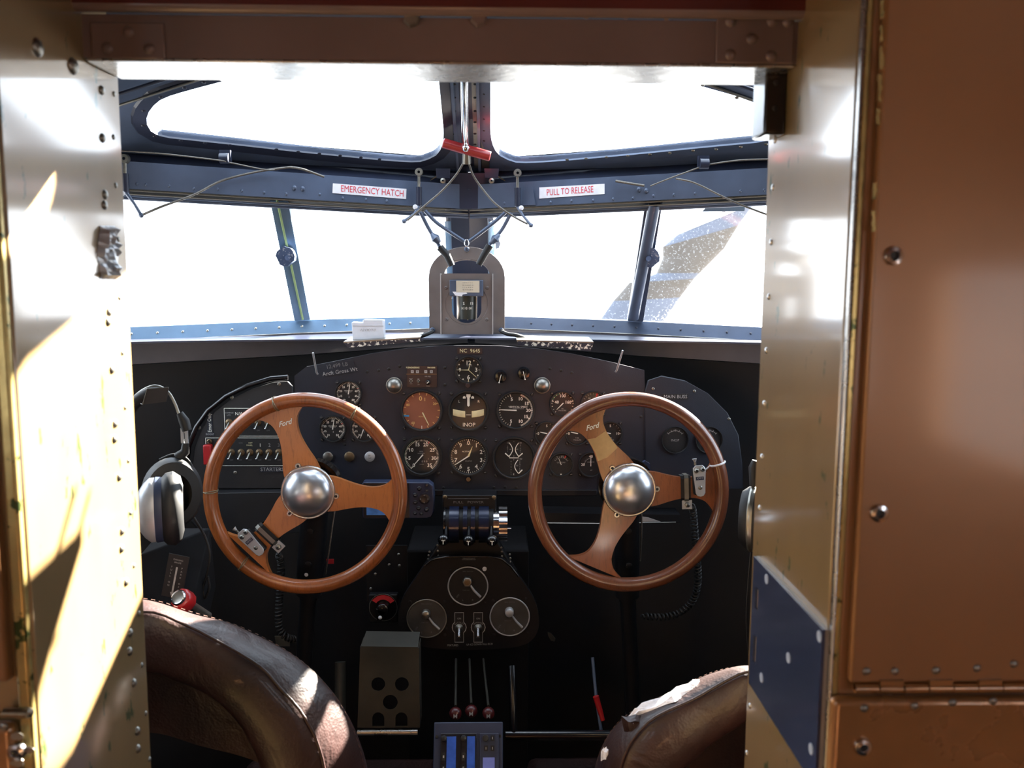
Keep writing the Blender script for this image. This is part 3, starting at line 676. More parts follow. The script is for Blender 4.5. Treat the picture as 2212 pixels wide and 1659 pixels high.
# ------------------------------------------------------------------ windscreen: posts, panes, sill
cx = 1011
for s in (-1, 1):
    f = (lambda p: p) if s < 0 else mir
    # post between centre and outer pane
    q = [W(582, 428, -.02), W(621, 430, -.02), W(670, 691, -.02), W(636, 693, -.02)]
    mb = MB(); mb.slab([f(p) for p in q], V((0, .02, 0)), 'hazepost' if s < 0 else 'navy')
    po = struct(mb, 'trim_%d' % (8 if s < 0 else 9), bev=.002)
    mb = MB(); a, b = W(598, 430, -.024), W(654, 690, -.024); mb.cyl(f(a), f(b), .0026, 'yg', n=8); o = mb.build('sealing_strip', po, world=True); o['label'] = 'thin yellow-green seal line'
    if s > 0:
        mb = MB(); mb.cyl(W(1414, 440, -.035), W(1368, 686, -.035), .0135, 'navy', n=18); mb.build('post_tube', po, world=True)
    mb = MB(); random.seed(9)   # chipped latch lug
    c0 = (617, 553) if s < 0 else (1405, 555)
    pts = [(c0[0] + 20 * cos(a * pi / 7) * (1.0 if cos(a * pi / 7) * s < 0 else 1.05) * random.uniform(.85, 1.1), c0[1] - 22 * sin(a * pi / 7) * random.uniform(.85, 1.1)) for a in range(14)]
    mb.slab([W(x, y, -.045) for x, y in pts], V((0, .02, 0)), 'lug'if 'lug' in M else 'hazepost')
    mb.cyl(W(c0[0] - 4 * s, c0[1] + 4, -.054), W(c0[0] - 4 * s, c0[1] + 4, -.044), .006, 'lug')
    o = mb.build('latch_lug', po, world=True, bev=.003); o['label'] = 'chipped paint latch lug'
    # panes
    for k, pts in enumerate([[(613, 425), (1010.5, 440), (1010.5, 695), (660, 700)], [(60, 405), (588, 425), (648, 700), (60, 725)]]):
        mb = MB(); mb.slab([f(W(*p, .002)) for p in pts], V((0, .004, 0)), 'dustglass' if s > 0 else 'glass'); struct(mb, 'window_%d' % (k + (1 if s < 0 else 3)))
    # riveted sill flange
    t0 = [f(W(*p)) for p in [(1010.5, 681), (650, 691.5), (275, 707), (60, 716)]]
    t1 = [f(W(*p) - V((0, .03, .0))) for p in [(1010.5, 697), (650, 708), (275, 728), (60, 740)]]
    t1 = [V((p.x, q.y - .022, q.z - .030)) for p, q in zip(t0, t0)]
    t2 = [p + V((0, -.004, -.002)) for p in t1]
    t3 = [p + V((0, -.010, -.052)) for p in t1]; t3[0].z += .012
    mb = MB(); mb.loft([[p + V((0, .06, .0)) for p in t0], t0, t1], 'hazepost' if s < 0 else 'navy', smooth=False)
    mb.loft([t1, t2, t3], 'sill', smooth=False); mb.loft([t3, [p + V((0, .10, -.01)) for p in t3], [p + V((0, .10, .06)) for p in t3]], 'navyd', smooth=False)
    sl = struct(mb, 'trim_%d' % (10 if s < 0 else 11))
    n_ = 18; pr_ = []
    def along(row, x):
        for a, b in zip(row, row[1:]):
            if min(a.x, b.x) <= x <= max(a.x, b.x): return a.lerp(b, (x - a.x) / (b.x - a.x))
    xs = [(s * (.155 + i * .0505)) for i in range(13)]
    rivets(sl, [along(t0, x).lerp(along(t1, x), .5) for x in xs if along(t0, x) and along(t1, x)], V((s * K, -1, .6)), .0036, 'steel' if s < 0 else 'navyd', h=.9)
    mb = MB(); mb.tube([p + V((0, -.003, -.0005)) for p in t1], .0014, 'alud', 6); mb.build('bright_edge', sl, world=True)
    SILL = t3
# joint block where the two beams meet, then centre post
mb = MB(); mb.slab([P(958, 372, 2.075), P(1062, 372, 2.075), P(1062, 452, 2.075), P(958, 452, 2.075)], V((0, .06, 0)), 'navyd')
struct(mb, 'trim_14', bev=.003)
mb = MB()
def cpz(z): return 2.33 - r_ * (z - 1.5 - zb) - .02
zs = [1.33, 1.70]
prof = [(-.0575, .03), (-.0575, .012), (-.046, .008), (-.044, -.012), (0, -.026), (.044, -.012), (.046, .008), (.0575, .012), (.0575, .03)]
mb.loft([[V((x, cpz(z) + y, z)) for x, y in prof] for z in zs], 'navyd', closed=True, smooth=False)
cp = struct(mb, 'trim_12')
for s in (-1, 1):
    mb = MB(); mb.loft([[V((s * x, cpz(z) + y, z)) for x, y in [(.046, .006), (.060, .009), (.060, .014), (.046, .012)]] for z in (1.34, 1.63)], 'hazepost', closed=True, smooth=False); o = mb.build('side_strip', cp, world=True); o['label'] = 'pale blue-grey side strip'
# dark tape fragment at top of right outer pane
mb = MB(); mb.slab([W(*p, -.004) for p in [(1528, 445), (1610, 442), (1608, 456), (1517, 457)]], V((0, .002, 0)), 'hazepost')
tag(mb.build('tape_strip'), 'torn blue-grey tape strip along the top of the right outer windscreen pane', 'tape')
mb = MB(); mb.slab([W(*p, -.004) for p in [(548, 430), (592, 434), (578, 437), (573, 449), (566, 441)]], V((0, .002, 0)), 'navy')
tag(mb.build('tape_scrap'), 'small torn dark scrap of sealing tape beside the top of the left windscreen post', 'tape')

# cockpit side walls with a window each, firewall
for s in (-1, 1):
    mb = MB(); x = s * XW
    mb.slab([[V((x, .99, 0)), V((x, 2.45, 0)), V((x, 2.45, 1.39)), V((x, 1.98, 1.39)), V((x, 1.98, 1.70)), V((x, 2.1, 1.75)), V((x, 1.0, 2.3)), ], [V((x, 1.45, 1.17)), V((x, 1.93, 1.17)), V((x, 1.93, 1.68)), V((x, 1.45, 1.68))]], V((s * .02, 0, 0)), 'dark')
    struct(mb, 'wall_left_cockpit' if s < 0 else 'wall_right_cockpit')
    mb = MB(); mb.slab([V((x + s * .008, a, b)) for a, b in ((1.44, 1.16), (1.94, 1.16), (1.94, 1.69), (1.44, 1.69))], V((s * .004, 0, 0)), 'glass'); struct(mb, 'window_%d' % (7 if s < 0 else 8))
mb = MB(); mb.slab([V((-1.15, 2.03, 1.385)), V((0, 2.42, 1.375)), V((1.15, 2.03, 1.385)), V((1.15, 2.03, 0)), V((0, 2.42, 0)), V((-1.15, 2.03, 0))], V((0, .02, 0)), 'dark')
# two folded halves instead of a twisted sheet
mb = MB()
for s in (-1, 1): mb.slab([V((0, 2.40, 1.37)), V((s * 1.15, 1.92, 1.37)), V((s * 1.15, 1.92, 0)), V((0, 2.40, 0))], V((0, .02, 0)), 'dark')
struct(mb, 'wall_front')

# ------------------------------------------------------------------ outside: strut of the outboard engine seen through the dusty right pane
t = thing('engine_strut', 'pale broad metal strut outside the right windscreen, seen faintly through dusty glass', 'strut', P(1450, 640, 4.2))
def OP(x, y): return P(x, y, 4.2)
secs = [((1462, 508), (1630, 440), 'strut'), ((1432, 533), (1596, 486), 'strutbr'), ((1432, 556), (1564, 538), 'strutbr'), ((1418, 590), (1512, 590), 'strut'), ((1360, 610), (1500, 602), 'strutbr'), ((1325, 650), (1470, 642), 'strut'), ((1290, 700), (1430, 700), 'strut')]
for i in range(len(secs) - 1):
    a, b, m = secs[i]; c, d, _ = secs[i + 1]
    A_, B_, C_, D_ = OP(*a), OP(*b), OP(*c), OP(*d)
    mb = MB(); rows = []
    for (p, q) in ((A_, B_), (C_, D_)):
        w_ = (q - p); rows.append([p + w_ * (.5 - .5 * cos(2 * pi * k / 16)) + V((0, -.05 * sin(2 * pi * k / 16), 0)) for k in range(16)])
    mb.loft(rows, m, closed=True); mb.build('strut_section', t, world=True)

mb = MB(); mb.tube([V((1.10, 4.2, 1.86)), V((1.85, 4.2, 2.52)), V((2.535, 4.2, 3.13)), V((3.5, 4.2, 4.0))], .078, 'strut', 16); mb.build('sun_blocking_strut', t, world=True)  # added length out of view, keeps sun off part of the left seat
# ------------------------------------------------------------------ instrument panel
YP = 1.95                       # face of the panel
def PP_(px, py, d=0.0): return P(px, py, YP - d)
def sc(py, Y=YP): return mpx(py, Y)
def pf(px, py, d=0.0, rot=0.0, Y=None): return face(P(px, py, (YP if Y is None else Y) - d), 0, rot)
ip = thing('instrument_panel', 'large black main instrument panel spanning the cockpit below the windscreen', 'instrument panel', P(1012, 1060, YP))
ol = [(640, 1062), (636, 812), (662, 792), (720, 781), (800, 764), (880, 752), (950, 747), (1012, 746), (1080, 747), (1160, 753), (1240, 765), (1320, 782), (1392, 800), (1398, 1062)]
mb = MB(); mb.slab([P(x, y, YP) for x, y in ol], V((0, .006, 0)), 'black'); mb.build('panel_sheet', ip, world=True)
# lower apron of the panel
mb = MB(); mb.slab([P(x, y, YP - .004) for x, y in [(760, 1058), (1290, 1058), (1290, 1072), (760, 1072)]], V((0, .03, 0)), 'black2'); mb.build('lower_edge', ip, world=True, bev=.002)
# left side panel with curved outline
lp = thing('switch_subpanel', 'worn black side panel with curved top edge behind the left steering wheel', 'panel', P(520, 1050, YP))
pts = [(412, 1056), (414, 1010), (420, 965), (436, 925), (462, 890), (500, 862), (545, 840), (590, 826), (622, 824), (632, 836), (634, 1056)]
mb = MB(); mb.slab([P(x, y, YP - .004) for x, y in pts], V((0, .008, 0)), 'panelL'); mb.build('panel_sheet', lp, world=True, bev=.002)
mb = MB(); mb.tube([P(x, y, YP - .008) for x, y in [(400, 1058), (402, 1010), (408, 962), (424, 922), (450, 886), (488, 856), (535, 833), (585, 818), (622, 815)]], .006, 'blackgl', 8); mb.build('edge_bead', lp, world=True)
screws(lp, [P(x, y, YP - .004) for x, y in [(501, 859), (430, 924), (603, 830), (508, 1021), (455, 1000)]], ny, .0042, 'steel')
# right side panel
rpn = thing('electrical_subpanel', 'plain black side panel behind the right steering wheel carrying the MAIN BUSS placard', 'panel', P(1500, 1050, YP))
pts = [(1394, 1056), (1392, 848), (1400, 822), (1430, 812), (1480, 822), (1530, 850), (1572, 892), (1596, 940), (1604, 1000), (1606, 1056)]
mb = MB(); mb.slab([P(x, y, YP - .003) for x, y in pts], V((0, .008, 0)), 'black'); mb.build('panel_sheet', rpn, world=True, bev=.002)
screws(rpn, [P(x, y, YP - .003) for x, y in [(1411, 840), (1500, 845), (1575, 905)]], ny, .0035, 'steel')
screws(ip, [P(x, y, YP) for x, y in [(793, 803), (818, 800), (840, 797), (863, 791), (961, 794), (961, 831), (1188, 796), (1212, 800), (1235, 805), (958, 1054), (1067, 1053), (1091, 1052), (1115, 1053), (745, 960), (1385, 900), (1176, 845)]], ny, .0034, 'rubber')
# text plates on the panel
def placard(lab, px, py, w_, h_, texts, m='dial', mt='white', rot=0.0, d=.0006, Y=YP, name='placard'):
    s = sc(py, Y); X = face(P(px, py, Y - d), 0, rot); t = thing(name, lab, 'placard', X)
    mb = MB(); mb.box((0, 0, 0), (w_ * s, h_ * s, .001), m)
    for q in texts:
        tx, dx, dy, h = q[:4]; mb.text(tx, dx * s, -dy * s, h * s, q[4] if len(q) > 4 else mt, None, z=.0007, sx=(q[5] if len(q) > 5 else 1))
    mb.build('name_plate', t); return t
placard('small brown registration plate reading NC 9645 at the top centre of the panel', 1015, 758, 54, 13, [('NC  9645', 0, 0, 8, 'cream', 1.0)], 'brownpl')
placard('faded two-line placard reading 12,499 LB Arcft Gross Wt left of the centre instruments', 733, 795, 66, 26, [('12,499 LB', -4, -6, 8.5, 'dim'), ('Arcft Gross Wt', 0, 8, 8.5, 'grey')], 'black', rot=.16)
placard('grey-lettered MAIN BUSS placard above the right steering wheel', 1459, 857, 56, 13, [('MAIN BUSS', 0, 0, 7.5, 'grey')], 'dial', d=.0036)
placard('STARTERS lettering strip under the lower row of toggle switches', 588, 1014, 56, 12, [('STARTERS', 0, 0, 8, 'grey')], 'black', d=.0046)
placard('vertical white label reading Emer Only above the red switch guard', 453, 913, 44, 12, [('Emer Only', 0, 0, 8, 'white', .85)], 'black', rot=pi / 2, d=.0046)
placard('tiny BOOST label above the red switch guard', 454, 938, 18, 7, [('BOOST', 0, 0, 4, 'grey')], 'black', d=.0046)

# ------------------------------------------------------------------ gauges
def gauge(px, py, r, label, name='gauge', cat='gauge', ticks=(), nums=(), needles=(), words=(), arcs=(), shapes=None, dm='dial', group=None, corner=True, bez=1.10, knob=None, Y=YP, nm='white', cm='black'):
    s = sc(py, Y); X = face(P(px, py, Y)); t = thing(name, label, cat, X, group); R = r * s
    mb = MB(); mb.lathe([(R * bez * 1.02, 0), (R * bez * 1.02, .004), (R * bez, .0065), (R * 1.03, .0065), (R * .985, .004), (R * .975, .001)], 'rubber', 48); mb.build('bezel', t)
    mb = MB(); mb.lathe([(0, .0012), (R, .0012)], dm, 48, smooth=False)
    for a0, a1, n, ra, rb, wd, m in ticks:
        for i in range(n + 1):
            a = rad(a0 + (a1 - a0) * i / n); u = V((sin(a), cos(a), 0)); v = V((cos(a), -sin(a), 0)) * wd * s * .5
            z = V((0, 0, .0016)); mb.add([u * R * ra - v + z, u * R * ra + v + z, u * R * rb + v + z, u * R * rb - v + z], [(0, 1, 2, 3)], m)
    for a0, a1, ra, rb, m in arcs:
        rr = [[V((sin(rad(a0 + (a1 - a0) * i / 20)), cos(rad(a0 + (a1 - a0) * i / 20)), 0)) * R * q + V((0, 0, .0015)) for i in range(21)] for q in (ra, rb)]; mb.loft(rr, m, smooth=False)
    for tx, a, q, h in nums: mb.text(tx, sin(rad(a)) * R * q, cos(rad(a)) * R * q, h * s * 1.06, nm, z=.0017, bold=.018)
    for wv in words:
        tx, dx, dy, h = wv[:4]; mb.text(tx, dx * s, -dy * s, h * s, wv[4] if len(wv) > 4 else 'grey', z=.0017)
    if shapes: shapes(mb, s, R)
    mb.build('dial', t)
    for i, (a, l0, l1, wd, m, *k) in enumerate(needles):
        a = rad(a); u = V((sin(a), cos(a), 0)); v = V((cos(a), -sin(a), 0)) * wd * s; z = V((0, 0, .0026 + i * .0006)); mb = MB()
        tip = .35 if not k else k[0]
        mb.slab([u * R * l0 - v * .5 + z, u * R * l0 + v * .5 + z, u * R * l1 + v * tip * .5 + z, u * R * l1 - v * tip * .5 + z], V((0, 0, .0006)), m); mb.build('needle', t)
    mb = MB(); mb.lathe([(0, .0052), (R, .0050)], 'dialglass', 32); mb.build('cover_glass', t)
    if corner:
        f0 = None; mb = MB(); q = r * bez * 1.02 * s
        mb.lathe([(0, .002), (.0030, .0018), (.0042, 0)], 'rubber', 12); mb.box((0, 0, .002), (.005, .0009, .0006), 'dim')
        for i, (cx_, cy_) in enumerate([(-.79, .79), (.79, .79), (-.79, -.79), (.79, -.79)]):
            XX = Matrix.Translation((cx_ * q * 1.04, cy_ * q * 1.04, 0)) @ Matrix.Rotation(i * 1.1, 4, 'Z')
            if f0 is None: f0 = mb.build('mounting_screw', t); f0.matrix_local = XX
            else: copy_part(f0, t, XX)
    if knob:
        mb = MB(); kx, ky, kr, km = knob; mb.lathe([(0, .012), (kr * s * .8, .012), (kr * s, .010), (kr * s, 0)], km, 20, X=Matrix.Translation((kx * s, -ky * s, 0))); mb.build('setting_knob', t)
    return t
W_, G_ = 'white', 'grey'
# clock
def clk(mb, s, R):
    for i in range(12):
        if i % 3: a = rad(30 * i); mb.lathe([(0, .0017), (1.6 * s, .0017)], W_, 8, X=Matrix.Translation((sin(a) * R * .86, cos(a) * R * .86, 0)))
gauge(1012, 799, 27, 'small round clock with cream hands at the top centre of the panel', 'panel_clock', 'clock', ticks=[(0, 360, 60, .90, .97, .6, G_), (90, 270, 1, .8, .97, 1.1, W_), (180, 180, 1, .72, .97, 1.4, 'cream')], nums=[('12', 0, .56, 8.5), ('3', 90, .62, 8.5), ('6', 180, .60, 8.5), ('9', 270, .68, 7)],
      needles=[(15, 0, .68, 2.2, 'cream'), (270, -.05, .92, 1.8, 'cream'), (132, 0, .86, 1.0, 'cream', 1)], words=[('8 DAYS', 2, -9, 2.6)], shapes=clk, knob=(-1, 33, 5.5, 'brownpl'))
# airspeed, warm reflection put into the dial colour
gauge(911, 887, 41, 'airspeed dial, face coloured by a warm reflection, with a blue mark left of centre on the panel', 'airspeed_dial', nums=[('0', -5, .64, 9.5), ('20', 62, .78, 5), ('80', -67, .78, 5), ('60', -145, .80, 5), ('1', 16, .62, 7)], nm='gold', ticks=[(-150, 160, 13, .84, .97, 1.2, 'gold'), (180, 180, 1, .8, .97, 1.3, W_)],
      needles=[(154, .10, .86, 2.6, 'cream', .5)], words=[('M.P.H.', -1, 13, 3, 'gold')], dm='dialwarm', shapes=lambda mb, s, R: mb.box((-R * .80, -R * .27, .0017), (R * .28, R * .085, .0004), 'bluemk', Matrix.Rotation(.0, 4, 'Z')))
# turn and bank
def turn(mb, s, R):
    X = Matrix.Identity(4)
    mb.prism([V((-4.5 * s, 36 * s, 0)), V((4.5 * s, 36 * s, 0)), V((4.5 * s, 31 * s, 0)), V((2.6 * s, 28 * s, 0)), V((2.6 * s, 11 * s, 0)), V((0, 9 * s, 0)), V((-2.6 * s, 11 * s, 0)), V((-2.6 * s, 28 * s, 0)), V((-4.5 * s, 31 * s, 0))], .0015, .0022, W_)
    for q in (-1, 1):
        mb.prism([V((q * 6 * s, 26.5 * s, 0)), V((q * 12 * s, 26.5 * s, 0)), V((q * 12 * s, 30 * s, 0)), V((q * 9 * s, 32.5 * s, 0)), V((q * 6 * s, 30 * s, 0))], .0015, .0022, W_)
        n = 12; rr = []
        for k in range(n + 1):
            x = q * (7 + 26.5 * k / n); y0 = -2 + .0045 * x * x - 5; rr.append((x, y0))
        mb.loft([[V((x * s, (y + 6) * s, .0016)) for x, y in rr], [V((x * s, (y + 0) * s, .0030)) for x, y in rr], [V((x * s, (y - 8) * s, .0016)) for x, y in rr]], 'cream', smooth=True)
    mb.box((0, -9 * s, .0016), (13 * s, 17 * s, .0006), 'rubber'); mb.box((0, -9 * s, .0021), (11 * s, 1 * s, .0004), W_)
gauge(1012, 887, 40, 'turn indicator with cream ball tube and INOP lettering in the middle of the panel', 'turn_indicator', 'turn indicator', words=[('L', -20, -20, 5.5, W_), ('R', 22, -20, 5.5, W_), ('INOP', 1, 31, 8.5, W_)], shapes=turn, dm='dial')
# vertical speed
gauge(1114, 886, 38, 'vertical speed indicator with needle pointing left on the panel', 'vertical_speed_indicator', nums=[('5', -20, .66, 7), ('10', 22, .70, 7), ('15', 58, .72, 7), ('20', 91, .72, 7), ('15', 122, .70, 7), ('10', 157, .70, 7), ('5', 202, .70, 7)],
      ticks=[(20, 160, 42, .88, .97, .9, W_), (-160, -20, 16, .88, .96, .9, W_), (200, 200, 1, .80, .97, 1.5, W_), (-20, -20, 1, .80, .97, 1.5, W_), (90, 90, 1, .82, .97, 1.8, W_), (58, 122, 1, .8, .97, 1.5, W_)], needles=[(272, -.05, .95, 2.6, W_, .5)], words=[('VERTICAL SPEED', 5, -7, 4, W_), ('100 FEET PER MINUTE', 5, -3.2, 1.8, G_)], arcs=[(16, 32, .86, .97, 'dialwarm')])
# tachometer
nn_ = [(str(v), -140 + i * 40, .70, 7.5) for i, v in enumerate((0, 5, 10, 15, 20, 25, 30, 35))]
gauge(911, 985, 38, 'engine speed dial numbered 0 to 35 with a green arc below the airspeed dial', 'tachometer', nums=nn_, ticks=[(-140, 140, 56, .86, .96, 1.0, W_), (-140, 140, 7, .80, .96, 1.9, W_)], arcs=[(-130, -18, .95, 1.0, 'green'), (26, 30, .82, .96, 'redmark')],
      needles=[(221, -.12, .66, 2.8, W_, .4)], words=[('RPM', -1, -10, 2.8), ('HUNDREDS', -1, -6, 2), ('0 9 9', 6, 12, 4.4), ('HOURS', 0, 18, 2), ('1', 14, 6, 4)], bez=1.16)
# altimeter
gauge(1012, 985, 39, 'altimeter numbered 0 to 9 in the middle of the lower instrument row', 'altimeter', nums=[(str(i), 36 * i, .74, 8.5) for i in range(10)], ticks=[(0, 360, 50, .90, .96, .8, W_), (0, 360, 10, .86, .97, 1.5, W_)],
      needles=[(237, -.05, .88, 2.8, W_, .6), (22, -.0, .60, 4.5, 'cream', .1)], words=[('ALTITUDE', -4, -10, 3, W_), ('SENSITIVE', 0, 11, 2.4), ('100 FEET', 0, -26, 2)], knob=(0, 49, 6, 'blackgl'))
# triple gauge
def trip(mb, s, R):
    for q in (-1, 1):
        mb.tube([V((q * (10 - 7 * sin(pi * i / 12)) * s, (33 - 29 * i / 12) * s, .0019)) for i in range(13)], .9 * s, W_, 6)
        mb.slab([V((q * 9 * s, 3 * s, .0018)), V((q * 18 * s, 11.5 * s, .0018)), V((q * 19.5 * s, 9.5 * s, .0018)), V((q * 10 * s, 1.5 * s, .0018))], V((0, 0, .0006)), W_)
    mb.box((0, .3 * s, .0018), (20 * s, 1.6 * s, .0006), W_)
    mb.tube([V(((9 - 7 * sin(pi * i / 12)) * s, (-4 - 29 * i / 12) * s, .0019)) for i in range(13)], .9 * s, W_, 6)
    mb.slab([V((9 * s, -34 * s, .0018)), V((17.5 * s, -25 * s, .0018)), V((19 * s, -27 * s, .0018)), V((11 * s, -35 * s, .0018))], V((0, 0, .0006)), W_)
gauge(1110, 989, 42, 'three-in-one fuel quantity dial with white arcs right of the altimeter', 'fuel_quantity_dial', shapes=trip, words=[('120', -12, -33, 3.6), ('120', 13, -33, 3.6), ('62', -7, -19, 3.4), ('62', 7, -19, 3.4), ('L E F T', -14, -22, 1), ('F', 0, -36, 2.6), ('E', 0, -4, 3), ('F', 0, 4, 3), ('100', 14, 2, 3.8), ('50', 7, 17, 3.6), ('E', 0, 36, 4, W_), ('U', -6, 8, 3), ('S', -6, 14, 3), ('G', -6, 20, 3), ('A', -6, 26, 3), ('L', -6, 31, 3), ('S', -6, 36, 3), ('R', 14, -28, 2.6), ('I', 14, -24, 2.6), ('G', 14, -20, 2.6), ('H', 14, -16, 2.6), ('T', 14, -12, 2.6), ('L', -13.5, -26, 2.6), ('E', -13.5, -22, 2.6), ('F', -13.5, -18, 2.6), ('T', -13.5, -14, 2.6), ('C', 13, 7, 2.6), ('E', 13, 11, 2.6), ('N', 13, 15, 2.6), ('T', 13, 19, 2.6), ('E', 13, 23, 2.6), ('R', 13, 27, 2.6)])
# manifold pressure gauges
def manifold(px, py, r, lab, num, a=10):
    gauge(px, py, r, lab, 'manifold_pressure_gauge', nums=[(str(v), -145 + 36.3 * i, .66, 4.2) for i, v in enumerate((10, 15, 20, 25, 30, 35, 40, 45, 50))], ticks=[(-145, 145, 40, .84, .97, 1.0, W_), (-145, 145, 8, .78, .97, 1.7, W_)], needles=[(a, -.05, .85, 2.4, W_, .4)],
          words=[('MANIFOLD', 0, -6, 2.6, W_), ('PRESSURE', 0, -3.3, 2.2), (num, 1, 7, 4.2)], arcs=[(58, 62, .8, .97, 'redmark')], group='manifold pressure gauges')
manifold(753, 850, 26, 'manifold pressure gauge above the right top of the left wheel rim', '2'); manifold(719, 926, 26, 'manifold pressure gauge seen through the left wheel, left one of the pair', '3'); manifold(786, 926, 26, 'manifold pressure gauge partly behind the left wheel rim, right one of the pair', '1', 200)
# right group
gauge(1215, 872, 25, 'oil pressure gauge with green arc beside the right wheel rim', 'oil_pressure_gauge', nums=[('40', -75, .52, 6.2), ('100', 0, .68, 6.2), ('160', 75, .50, 6.2)], ticks=[(-140, 140, 16, .86, .97, .9, W_), (-75, 75, 1, .8, .97, 1.6, W_)], arcs=[(-68, -12, .86, .99, 'green')], needles=[(225, -.1, .72, 2.2, W_, .4)], words=[('OIL', 0, 11, 2.6), ('PRESSURE', 0, 15, 2.8)])
gauge(1281, 872, 25, 'oil gauge with red mark half hidden behind the top of the right wheel rim', 'oil_pressure_gauge', ticks=[(-60, 60, 8, .80, .95, 1, G_)], arcs=[(18, 26, .66, 1.0, 'redmark')], words=[('80', -8, -12, 3.6), ('100', 4, -13, 3.6)])
for px, lab in ((1181, 'fuel pressure gauge outside the left edge of the right wheel rim'), (1247, 'fuel pressure gauge seen through the right wheel left of its upper spoke'), (1318, 'fuel pressure gauge seen through the right wheel right of its upper spoke')):
    gauge(px, 936, 24, lab, 'fuel_pressure_gauge', nums=[('0', -92, .76, 5.2), ('5', 0, .68, 5.2), ('10', 92, .68, 5.2)], ticks=[(20, 90, 4, .82, .95, 1, G_), (-92, 92, 1, .9, .98, 1, W_)], needles=[(282, -.05, .62, 2.2, W_, .6)], words=[('FUEL', 0, 10, 2.8), ('PRESSURE', 0, 14.5, 2.8)], group='fuel pressure gauges')
def arcf(mb, s, R): mb.tube([V((sin(rad(-60 + 12 * i)) * R * .62, cos(rad(-60 + 12 * i)) * R * .62, .0018)) for i in range(11)], .5 * s, 'dim', 6)
gauge(1212, 1003, 24, 'oil temperature gauge with red mark low behind the right wheel rim', 'oil_temperature_gauge', ticks=[(-55, 60, 8, .62, .74, 1, G_)], arcs=[(24, 32, .62, .9, 'redmark'), (176, 184, .86, .95, W_)], needles=[(-22, -.02, .62, 1.6, W_, .4)], words=[('50', -9, -17, 2.8), ('100', 2, -18, 3), ('OIL TEMP', 0, -4, 3.2, G_)], shapes=arcf)
gauge(1276, 1003, 25, 'carburettor temperature gauge reading 40 behind the right wheel spoke', 'carburettor_temperature_gauge', nums=[('40', 0, .70, 5.6), ('20', -92, .68, 5.6)], ticks=[(-92, 0, 8, .5, .6, 1, G_)], needles=[(0, -.15, .62, 1.4, W_, .8)], words=[('CARB TE', 0, -5, 2.8, G_), ('OFF', 1, 13, 2.2)])
for px, lab in ((1458, 'dim ammeter with INOP label right of the right wheel hub'), (1531, 'dim ammeter half hidden behind the right edge of the right wheel rim')):
    gauge(px, 950, 28, lab, 'ammeter', Y=YP - .003, arcs=[(-48, 48, .70, .74, 'grey')], ticks=[(-48, 48, 4, .66, .84, 1, 'grey')], words=([('INOP', 0, 1, 5.5, G_)] if px == 1458 else []) + [('AMPS', 0, -22, 2.4, 'dim')], corner=False, bez=1.04)

# small lamps, knobs, dome lights
for px, lab in ((852, 'round metal dome lamp left of the avionics plate'), (1171, 'round metal dome lamp right of the vertical speed dial top')):
    s = sc(832); t = thing('dome_lamp', lab, 'lamp', face(P(px, 832, YP)), 'dome lamps'); mb = MB(); R = 16.5 * s
    mb.lathe([(R * 1.03, 0), (R * 1.03, .004)] + [(R * cos(rad(a)), .004 + R * .95 * sin(rad(a))) for a in range(0, 91, 10)], 'alud', 32); mb.build('dome_cap', t)
    mb = MB(); mb.torus(R * 1.0, .0012, 'steel', n=48, k=8, c=(0, 0, .005)); mb.build('rim', t)
for px, py, a, lab in ((1081, 813, .26, 'black pointer knob, lower left of the pair right of the clock'), (1131, 806, -.24, 'black pointer knob, upper right of the pair right of the clock')):
    s = sc(py); t = thing('rotary_knob', lab, 'knob', face(P(px, py, YP), 0, -a), 'pointer knobs'); R = 14 * s
    mb = MB(); mb.lathe([(R, 0), (R * .98, .008), (R * .85, .014), (R * .4, .016), (0, .016)], 'blackgl', 24); mb.build('knob_body', t)
    mb = MB(); mb.box((0, -3 * s, .0165), (1.3 * s, 17 * s, .0008), W_); mb.lathe([(0, .0172), (1.5 * s, .0172)], W_, 8, X=Matrix.Translation((0, -12 * s, 0))); mb.build('pointer_line', t)
for px, m_, lab in ((709, 'alud', 'round push button under the left wheel spoke, left of three'), (755, 'brass', 'round push button under the left wheel spoke, middle of three'), (799, 'silverpl', 'pale round push button under the left wheel spoke, right of three')):
    s = sc(986); t = thing('push_button', lab, 'button', face(P(px, 986, YP)), 'round push buttons'); mb = MB(); mb.lathe([(11 * s, 0), (11 * s, .004), (10 * s, .005), (0, .0052)], m_, 24)
    if m_ == 'silverpl': mb.text('FF', 0, 2.5 * s, 3.6 * s, 'rubber', z=.0056); mb.text('OFF', 0, -3 * s, 3.2 * s, 'rubber', z=.0056)
    mb.build('button_cap', t)
# avionics plate
s = sc(812); t = thing('intercom_plate', 'small brown intercom plate with jacks and lettering left of the clock', 'control plate', face(P(912, 813, YP)))
mb = MB(); mb.box((0, 0, .001), (64 * s, 46 * s, .002), 'brownpl'); mb.box((-1 * s, 5 * s, .0022), (66 * s, 1.0 * s, .0006), 'brass')
mb.text('PS ENGINEERING', -20 * s, 19 * s, 3.4 * s, 'cream', z=.0023, sx=.8, bold=.02); mb.text('PM1000II', 20 * s, 19 * s, 3.2 * s, 'cream', z=.0023, bold=.02)
for dx in (-21, -10, 8, 20): mb.box((dx * s, 10.5 * s, .0022), (6 * s, 6 * s, .0006), 'grey'); mb.text('B', dx * s, 10.5 * s, 3.6 * s, 'brownpl', z=.0027)
for tx, dx, dy, h in [('VOL SQL', 12, 0, 2.4), ('PILOT', -24, -5, 2), ('ON', -8, -5, 2), ('AUX', -24, -16, 2), ('OFF', -8, -18, 2), ('MUSIC', 13, -21, 2)]: mb.text(tx, dx * s, dy * s, h * s, G_, z=.0023)
mb.build('face_plate', t)
mb = MB()
